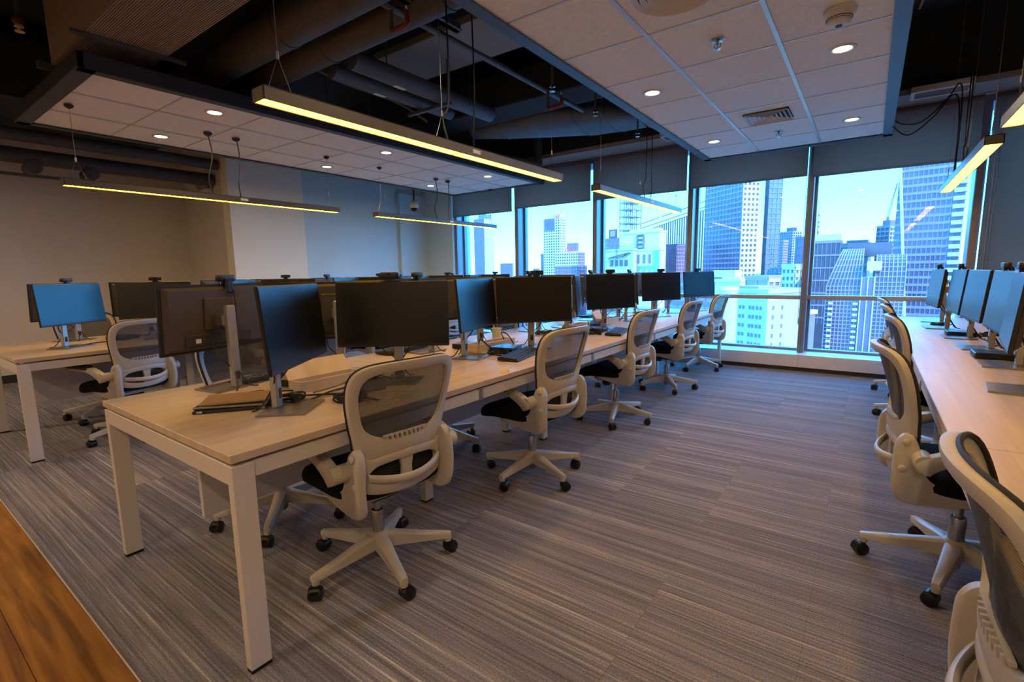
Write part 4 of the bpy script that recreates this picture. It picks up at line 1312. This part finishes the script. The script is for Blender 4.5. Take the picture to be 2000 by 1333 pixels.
MB().lathe([(.028, 0), (.03, .002), (.039, .095), (.041, .098), (.038, .098), (.029, .006), (.001, .005)], 20).build('body', 'white_plastic', t, 40)
for k, (x, y, a) in enumerate(((-1.555, 2.06, 20), (-1.575, 2.09, 50))):
    tag(MB().prism([(-.025, -.016), (.022, -.018), (.026, .015), (-.02, .018)], lambda x_, y_: (x_, y_, 0), lambda x_, y_: (x_, y_, .0012)).build('paper_scrap', 'yellow_note', None, None, (x, y, .7403 + k * .0014), R(a)), ['yellow paper scrap at the desk edge, larger one', 'yellow paper scrap at the desk edge, smaller one lying on top'][k], 'paper', 'yellow paper scraps')
for k, (x, y, a, w_, d_) in enumerate(((-2.35, 4.30, 10, .30, .21), (-2.36, 4.31, 24, .28, .20), (-2.3, 2.98, -10, .25, .18), (-2.45, 5.9, 0, .3, .21))):
    tag(MB().cbox(-w_ / 2, w_ / 2, -d_ / 2, d_ / 2, 0, .005, .001).build('document', 'paper', None, None, (x, y, .7403 + (.0055 if k == 1 else 0)), R(a)), ['lower white document on the hidden side of the third seat', 'upper white document on the hidden side of the third seat', 'white document lying next to the paper cup', 'white document on the hidden side of the fifth seat'][k], 'paper', 'white documents on the desks')

# ------------------------------------------------------------------ the city outside
gr = struct(MB().box(-6000, 6000, 20, 9000, -96, -95).build('ground', 'c_ground'))
ZB = -95.0

def facade(mb, L_, z0, z1, fh, bw, bf, ff, dep=.35, ox=0.0):
    """Bands and fins on the plane y=0 of a local facade that runs along +x from 0 to L_."""
    n = max(1, int((z1 - z0) / fh))
    for i in range(n + 1):
        z = z1 - i * fh
        if bf > 0: mb.box(ox, ox + L_, -dep, .05, max(z0, z - fh * bf), z)
    m = max(1, round(L_ / bw))
    for j in range(m + 1):
        x = ox + L_ * j / m
        wd = L_ / m * ff / 2
        if ff > 0: mb.box(max(ox, x - wd), min(ox + L_, x + wd), -dep * .8, .05, z0, z1)
    return mb

def tower(label, corner, rot, wl, wr, zt, body, sl, sr, zb=ZB, crown=None, vis=-60):
    """Box building. corner = the vertical edge nearest us; wl runs to the left of it, wr to the right and back."""
    t = thing('building', label, 'building', (corner[0], corner[1], 0), -R(rot), group='city buildings outside the windows')
    # local: corner at origin, left facade along -x (facing -y), right facade along +y (facing +x)
    MB().box(-wl, 0, 0, wr, zb, zt).build('body', body, t)
    z0 = max(zb, vis)
    if sl:
        g = facade(MB(), wl, z0, zt, *sl[1:])
        g.v = [(v[0] - wl, v[1], v[2]) for v in g.v]
        stuff(g.build('left_facade_grid', sl[0], t))
    if sr:
        g = facade(MB(), wr, z0, zt, *sr[1:])
        g.v = [(-v[1], v[0], v[2]) for v in g.v]
        stuff(g.build('right_facade_grid', sr[0], t))
    MB().box(-wl - .4, .4, -.4, wr + .4, zt - .3, zt + .9).build('parapet', sl[0] if sl else body, t)
    if crown:
        for (x0, x1, y0, y1, h, m) in crown:
            MB().box(x0, x1, y0, y1, zt + .9, zt + h).build('roof_block', m, t)
    return t

# seen through the leftmost pane
tower('slim far tower with blue glass left half and white right half', (-731, 900), 8, 35.4, 29.5, 124, 'c_glass', ('c_glass3', 3.6, 4.5, .25, .15), ('c_white', 3.6, 4.2, .45, .45), crown=[(-24, 0, 4, 24, 10, 'c_green'), (-14, -8, 8, 14, 14, 'c_glass3')], vis=-30)
tower('low grey-green far block at the bottom of leftmost pane', (-798, 1100), 0, 40.6, 7.2, 24, 'c_green', ('c_grey', 3.6, 5, .5, .3), None, vis=-20)
# second pane
t2 = tower('white gridded tower with a red round sign on its crown', (-364, 620), 5, 29.3, 14.0, 76, 'c_glass2', ('c_white', 3.7, 4.2, .42, .35), ('c_white', 3.7, 3.5, .42, .4), crown=[(-14, 1, 0, 13, 6.5, 'c_white')], vis=-20)
MB().box(-27, -9, -1.0, .2, 60, 76.5).build('blue_glass_front', 'c_glass', t2)
MB().cyl((-4, -.9, 79.5), (-4, .1, 79.5), 3.4, n=24).build('round_sign', 'c_red', t2, 40)
MB().cyl((-4, -1.2, 79.5), (-4, -.8, 79.5), 2.2, n=24).build('sign_ring', 'c_white', t2, 40)
MB().prism([(-1.9, 0), (1.9, 0), (1.5, 1.0), (0, 1.8), (-1.5, 1.0)], lambda x, z: (-4 + x, -1.5, 78.6 + z), lambda x, z: (-4 + x, -1.1, 78.6 + z)).build('sign_mark', 'c_red', t2)
t3 = tower('pale gridded office block with red letters on its roof edge', (-303, 560), 0, 33.3, 19.4, 25, 'c_glass2', ('c_white', 3.7, 3.2, .45, .3), ('c_pale', 3.7, 3.2, .45, .3), crown=[(-20, -6, 8, 14, 12, 'c_grey')], vis=-20)
lt = MB()
def stroke(x0, z0, x1, z1, w_=.9):
    dx, dz = x1 - x0, z1 - z0; l_ = math.hypot(dx, dz); nx, nz = -dz / l_ * w_ / 2, dx / l_ * w_ / 2
    lt.prism([(x0 + nx, z0 + nz), (x1 + nx, z1 + nz), (x1 - nx, z1 - nz), (x0 - nx, z0 - nz)], lambda x, z: (x, -1.0, z), lambda x, z: (x, -.4, z))
for ox in (-17.5, -9.5):
    stroke(ox, 26.0, ox + 2.2, 31.0); stroke(ox + 2.2, 31.0, ox + 4.4, 26.0); stroke(ox + 1.0, 27.6, ox + 3.4, 27.6, .8)
stroke(-11.4, 26.0, -11.4, 31.0)
stuff(lt.build('roof_letters', 'c_red', t3))
tower('slim grey block beside the white gridded tower', (-405, 640), 0, 4.6, 2.9, 27, 'c_grey', ('c_pale', 3.6, 2.3, .4, .3), None, vis=-10)
tower('blue-grey glass block standing low before the office block', (-250, 460), 0, 26.3, 23.1, 6.2, 'c_glass', ('c_pale', 3.5, 3.2, .2, .15), ('c_pale', 3.5, 3.2, .2, .15), vis=-20)
tower('tiny grey block near the horizon in the second pane', (-520, 800), 0, 10, 8, 6, 'c_green', ('c_grey', 3.5, 5, .5, .3), None, vis=-10)
# third pane
a_ = tower('bright white stepped building, upper block', (-117.2, 332), 10, 31.7, 9, 26.8, 'c_white', None, None, crown=[(-24, -2, 1, 8, 2.5, 'c_white')])
for x in (-12.5, -17.5):
    MB().box(x, x + 1.2, -.8, .2, 14.8, 25.5).build('fin', 'c_grey', a_)
for z in (15, 18, 21, 24):
    MB().box(-16.3, -12.5, -.5, .1, z, z + 1.6).build('window', 'c_glass2', a_)
MB().box(-13, 3.5, -3.0, .2, 13.6, 14.5).build('canopy', 'c_grey', a_)
b_ = tower('cream low wing with arched roof windows, left of the cyan facade', (-130.7, 320), 10, 23.8, 4.4, 14.8, 'c_cream', None, None)
for i, x in enumerate((-18.5, -14.6, -10.7, -6.8)):
    MB().cbox(x, x + 2.6, -.4, .2, 4.0, 8.2, .2).build('window', 'c_glass2', b_)
for x in (-19.5, -14.2, -11.8, -7.0):
    MB().cbox(x, x + (3.4 if x in (-19.5, -7.0) else 1.4), -.4, .2, -6.2, -2.8, .2).build('window', 'c_glass2', b_)
MB().prism([(-20, 9.5), (-2, 12.4), (-2, 13.2), (-8, 10.5), (-18, 10.2)], lambda x, z: (x, -1.8, z), lambda x, z: (x, .2, z)).build('sloping_canopy', 'c_grey', b_)
MB().cyl((-13, -.6, 9), (-13, -.6, 17.5), .18, n=6).build('roof_mast', 'c_dark', b_)
MB().box(-18, -6, -.8, -.4, 17.0, 17.3).build('mast_arm', 'c_dark', b_)
c_ = tower('white facade with cyan panels beside the cream wing', (-112.9, 321.6), 10, 16.3, 4, 14.2, 'c_white', None, None)
for x in (-17.0, -12.6, -8.4):
    MB().box(x, x + 1.9, -.3, .1, 5.5, 11.5).build('window', 'c_grey', c_)
    MB().box(x, x + 1.9, -.35, .1, -12, 3.8).build('cyan_panel', 'c_cyan', c_)
MB().box(-4.6, -.4, -.4, .1, -12, 13.8).build('cyan_panel', 'c_cyan', c_)
for x in (-15.0, -10.6, -6.5):
    MB().box(x, x + 1.9, -.35, .1, 1.6, 3.8).build('cyan_panel', 'c_cyan', c_)
    for dx in (-.4, .9):
        MB().box(x + dx, x + dx + .8, -.3, .1, -6, -3).build('window', 'c_glass2', c_)
d_ = tower('blue-grey roof wing with a square sign frame', (-166.3, 380), 10, 19, 9, 26.5, 'c_glass3', ('c_grey', 3.5, 4, .45, .3), None, vis=5)
MB().box(-11, -3.5, -.5, .5, 27.4, 34.5).build('sign_frame', 'c_glass2', d_)
MB().box(-9.6, -4.9, -.8, -.4, 28.6, 33.2).build('sign_face', 'c_pale', d_)
# open frame tower
t = thing('frame_tower', 'open steel frame tower rising above the white building', 'tower', (-176.6, 420, 0), -R(15), group='city buildings outside the windows')
lat = MB()
for x in (-9.6, -4.8, 0):
    for y in (0, 9, 18): lat.box(x - .3, x + .3, y - .3, y + .3, 20, 66)
for z in range(24, 66, 6):
    for y in (0, 9, 18): lat.box(-9.9, .3, y - .3, y + .3, z, z + .9)
    for x in (-9.6, -4.8, 0): lat.box(x - .3, x + .3, 0, 18, z, z + .9)
    for x0 in (-9.6, -4.8):
        lat.tube([(x0, -.1, z), (x0 + 4.8, -.1, z + 6)], .22, 4).tube([(x0 + 4.8, -.1, z), (x0, -.1, z + 6)], .22, 4)
    for y0 in (0, 9):
        lat.tube([(.1, y0, z), (.1, y0 + 9, z + 6)], .22, 4).tube([(.1, y0 + 9, z), (.1, y0, z + 6)], .22, 4)
stuff(lat.build('lattice', 'c_glass3', t))
MB().box(-9.6, 0, 0, 18, ZB, 20).build('podium', 'c_pale', t)
# slanted roof tower
t = thing('building', 'dark blue tower with slanted roof line and vertical stripes', 'building', (-196.9, 560, 0), -R(12), group='city buildings outside the windows')
MB().prism([(-23.6, ZB), (54.7, ZB), (54.7, 66), (-23.6, 45)], lambda x, z: (x * .9, 0 + x * .25, z), lambda x, z: (x * .9, 30 + x * .25, z)).build('body', 'c_glass2', t)
st = MB()
for i in range(30):
    x = -23 + i * 2.6
    zt = 45 + (x + 23.6) / 78.3 * 21
    st.box(x * .9, x * .9 + .8, -.7 + x * .25, .4 + x * .25, -20, zt - 1)
stuff(st.build('stripes', 'c_white', t))
for i in range(2):
    MB().tube([(-21, -6, 49 + i * 5), (49, 12, 68 + i * 6)], .6, 6).build('roof_rail', 'c_grey', t)
tower('blue glass block low before the striped tower', (-136.5, 430), 12, 12.8, 13.8, 22, 'c_glass', ('c_glass2', 3.5, 2.2, .15, .3), ('c_pale', 3.2, 2.6, .3, .3), vis=-10)
# fourth pane
tower('tall tower, dark blue gridded left face and bright white gridded right face', (-83.8, 420), 40, 46.4, 15.0, 92, 'c_glass', ('c_blueband', 3.9, 4.2, .34, .14), ('c_white', 3.9, 3.4, .5, .42), vis=-20)
tower('narrow green glass strip behind the white face of the tall tower', (-68.5, 437), 40, 4, 12.5, 91, 'c_glass3', None, ('c_green', 3.9, 4.5, .25, .2), vis=-20)
tower('grey-blue far tower with stepped top between two panes', (-92, 800), 40, 23.5, 14.7, 51, 'c_glass2', ('c_pale', 3.6, 3.4, .3, .25), ('c_cream', 3.6, 3.4, .3, .3), crown=[(-14, -4, 2, 10, 6, 'c_glass2')], vis=-20)
tower('low grey annex left of the stepped far tower', (-100.8, 780), 40, 7, 8.5, 38, 'c_grey', ('c_pale', 3.6, 3.4, .5, .1), ('c_pale', 3.6, 3.4, .5, .1), vis=-20)
tower('pale lavender slab tower behind the thick mullion', (-42.9, 500), 30, 15, 12, 27, 'c_pale', ('c_pale', 7, 14, .2, .2), ('c_pale', 4, 4, .3, .2), vis=-40)
tower('long pale podium block below the tall tower', (-52.6, 260), 20, 40, 9, -3.9, 'c_pale', ('c_grey', 4, 6, .5, .1), ('c_grey', 4, 6, .5, .1), crown=[(-14, -2, 1, 7, 4.2, 'c_white')], vis=-30)
tower('white roof house on the podium with a flat canopy', (-45.2, 230), 20, 12, 6, -4.4, 'c_white', None, None, crown=[(-9, -1, .5, 5, 1.8, 'c_white')])
k_ = tower('broad cream building with rows of small windows', (-22.3, 150), 30, 13.5, 14.5, -5.5, 'c_cream', None, None, crown=[(-12, -4, 1, 10, 1.6, 'c_pale')])
wn = MB()
for i in range(12):
    for x in (-9.4, -8.2, -6.0, -4.9, -3.6, -2.4):
        wn.box(x, x + .7, -.12, .1, -10.4 - i * 2.6, -9.4 - i * 2.6)
    for y in (2.0, 5.6):
        wn.box(-.1, .12, y, y + .7, -10.4 - i * 2.6, -9.2 - i * 2.6)
stuff(wn.build('small_windows', 'c_grey', k_))
t = thing('building', 'round cream stair tower left of the broad cream building', 'building', (-31, 142, 0), group='city buildings outside the windows')
MB().cyl((0, 0, ZB), (0, 0, -4.6), 2.6, n=28).build('drum', 'c_cream', t, 40)
MB().cyl((0, 0, -4.6), (0, 0, -3.6), 2.8, n=28).build('drum_cap', 'c_white', t, 40)
tower('pale roof block with blue-grey glazed walls behind the cream building', (-30, 200), 25, 9, 7, -2.4, 'c_glass3', ('c_pale', 5, 4.5, .2, .12), ('c_white', 5, 3.5, .3, .2), vis=-12)
tower('narrow cream tower with a column of windows by the thick mullion', (-26, 240), 25, 5.5, 5.5, 1.8, 'c_grey', ('c_cream', 3, 1.8, .5, .45), ('c_cream', 3, 2.2, .6, .5), vis=-40)
tower('white building with a dense window grid below the rail', (-13.5, 165), 25, 5.5, 3, -12, 'c_grey', ('c_white', 2.1, 1.5, .5, .45), None, vis=-45)
# fifth pane
tower('grey glass office block with white frame behind the curved building', (-18.4, 420), 5, 16.5, 9.4, 19, 'c_dark', ('c_pale', 9, 3.0, .12, .10), None, crown=[(-16.5, 0, 0, 9, 5, 'c_white')], vis=-40)
tower('flat dark roofed block right of the glass office block', (-1.9, 380), 5, 14.7, 17.5, 15, 'c_dark', ('c_grey', 6, 4, .3, .1), None, crown=[(-12, -1, 2, 12, 2.6, 'c_dark')], vis=-40)
tower('grey-green tower below the crane', (10.3, 520), 35, 10.4, 11.0, 33.8, 'c_dark', ('c_glass3', 3.6, 3.5, .3, .2), ('c_cream', 3.6, 3.5, .35, .25), crown=[(-6, 0, 0, 6, 5, 'c_grey')], vis=-30)
t = thing('tower_crane', 'thin lattice crane jib pointing up into the sky', 'crane', (8.5, 524, 41.82), group='cranes and masts')
cr = MB()
for dx, dy in ((-.6, -.6), (.6, -.6), (0, .6)):
    cr.tube([(dx, dy, 0), (4.4 + dx * .4, dy * .4, 27)], .16, 4)
for i in range(12):
    f0, f1 = i / 12, (i + 1) / 12
    cr.tube([(-.6 + 4.7 * f0, -.6, 27 * f0), (.6 + 4.2 * f1, -.6, 27 * f1)], .11, 4).tube([(.6 + 4.2 * f0, -.6, 27 * f0), (-.6 + 4.7 * f1, -.6, 27 * f1)], .11, 4)
stuff(cr.build('jib', 'c_grey', t)); MB().box(-1, 1, -1, 1, -3, 0).build('base', 'c_grey', t)
t = thing('radio_mast', 'thin radio mast with dishes beside the thick mullion', 'mast', (-33.2, 424, 24.02), group='cranes and masts')
MB().cyl((0, 0, 0), (-.3, 0, 26), .35, .12, 6).build('pole', 'c_grey', t)
for z in (2, 6, 9, 14): MB().cyl((.3, -.6, z), (.9, -.6, z + .2), .9, n=10).build('dish', 'c_grey', t)
bg_ = tower('big blue gridded tower at the right with a white stepped edge', (31.9, 330), 10, 23.5, 30.0, 62, 'c_glass', ('c_blueband', 3.9, 1.9, .34, .16), None, vis=-60)
MB().prism([(-24.8, 62), (-23.6, 62), (-12.0, -60), (-13.2, -60)], lambda x, z: (x, -1.2, z), lambda x, z: (x, .2, z)).build('slanted_fin', 'c_white', bg_)
ed = MB()
for i in range(30):
    ed.box(-1.2, 3.6, -.9, 3, 60 - i * 3.9, 62 - i * 3.9)
stuff(ed.build('edge_balconies', 'c_white', bg_)); MB().box(0, 3.0, -.3, 3, -60, 61).build('edge_core', 'c_glass2', bg_)
# curved glass building
t = thing('building', 'curved glass building with pale ribs bending over its roof', 'building', (0, 225, 0), group='city buildings outside the windows')
def vault(x0, x1, zs, zt, depth, nr, z0, lean):
    prof = [(0, z0), (0, zs)]
    for i in range(1, 9):
        a = PI / 2 * i / 8
        prof.append((depth * (1 - math.cos(a)), zs + (zt - zs) * math.sin(a)))
    top = prof + [(depth + 12, zt), (depth + 12, z0)]
    MB().prism(top, lambda y, z: (x0 + lean * max(0, z - zs) * .3, y, z), lambda y, z: (x1, y, z)).build('glass_body', 'c_glass2', t)
    for i in range(nr + 1):
        f_ = i / nr
        pts = []
        for (y, z) in prof:
            xl = x0 + lean * max(0, z - zs) * .3
            pts.append((xl + (x1 - xl) * f_, y - .15, z))
        MB().tube(pts, .17, 5).build('rib', 'c_pale', t)
    g = MB()
    zz = zs
    while zz > z0:
        g.box(x0, x1, -.12, .05, zz - .35, zz); zz -= 1.45
    for (y, z), (y2, z2) in zip(prof[1:], prof[2:]):
        g.box(x0 + lean * max(0, z2 - zs) * .3, x1, y2 - .2, y2, z2 - .25, z2 + .1)
    stuff(g.build('floor_bands', 'c_pale', t))
vault(-13.4, -2.6, -6.0, 8.0, 12, 9, -60, 1.0)
vault(1.6, 10.2, -4.5, 5.4, 8, 7, -60, 0)
MB().box(-2.6, 1.6, -1.0, 12, -60, -2.8).build('centre_bay', 'c_glass', t)
for i in range(3): MB().box(-2.6 + i * 1.95, -2.3 + i * 1.95, -1.3, -1.0, -60, -2.5).build('centre_pier', 'c_white', t)
MB().box(-1.2, 3.2, -1.6, 2, -.4, 3.0).build('roof_sign_board', 'c_white', t)
for x in (-12.4, -4.6):
    bl = MB()
    for i in range(24): bl.box(x, x + 1.5, -1.1, 0, -11 - i * 2.1, -10.2 - i * 2.1)
    stuff(bl.build('balconies', 'c_white', t))
MB().box(-8, 6, 12, 24, 5, 10.2).build('roof_house', 'c_dark', t)
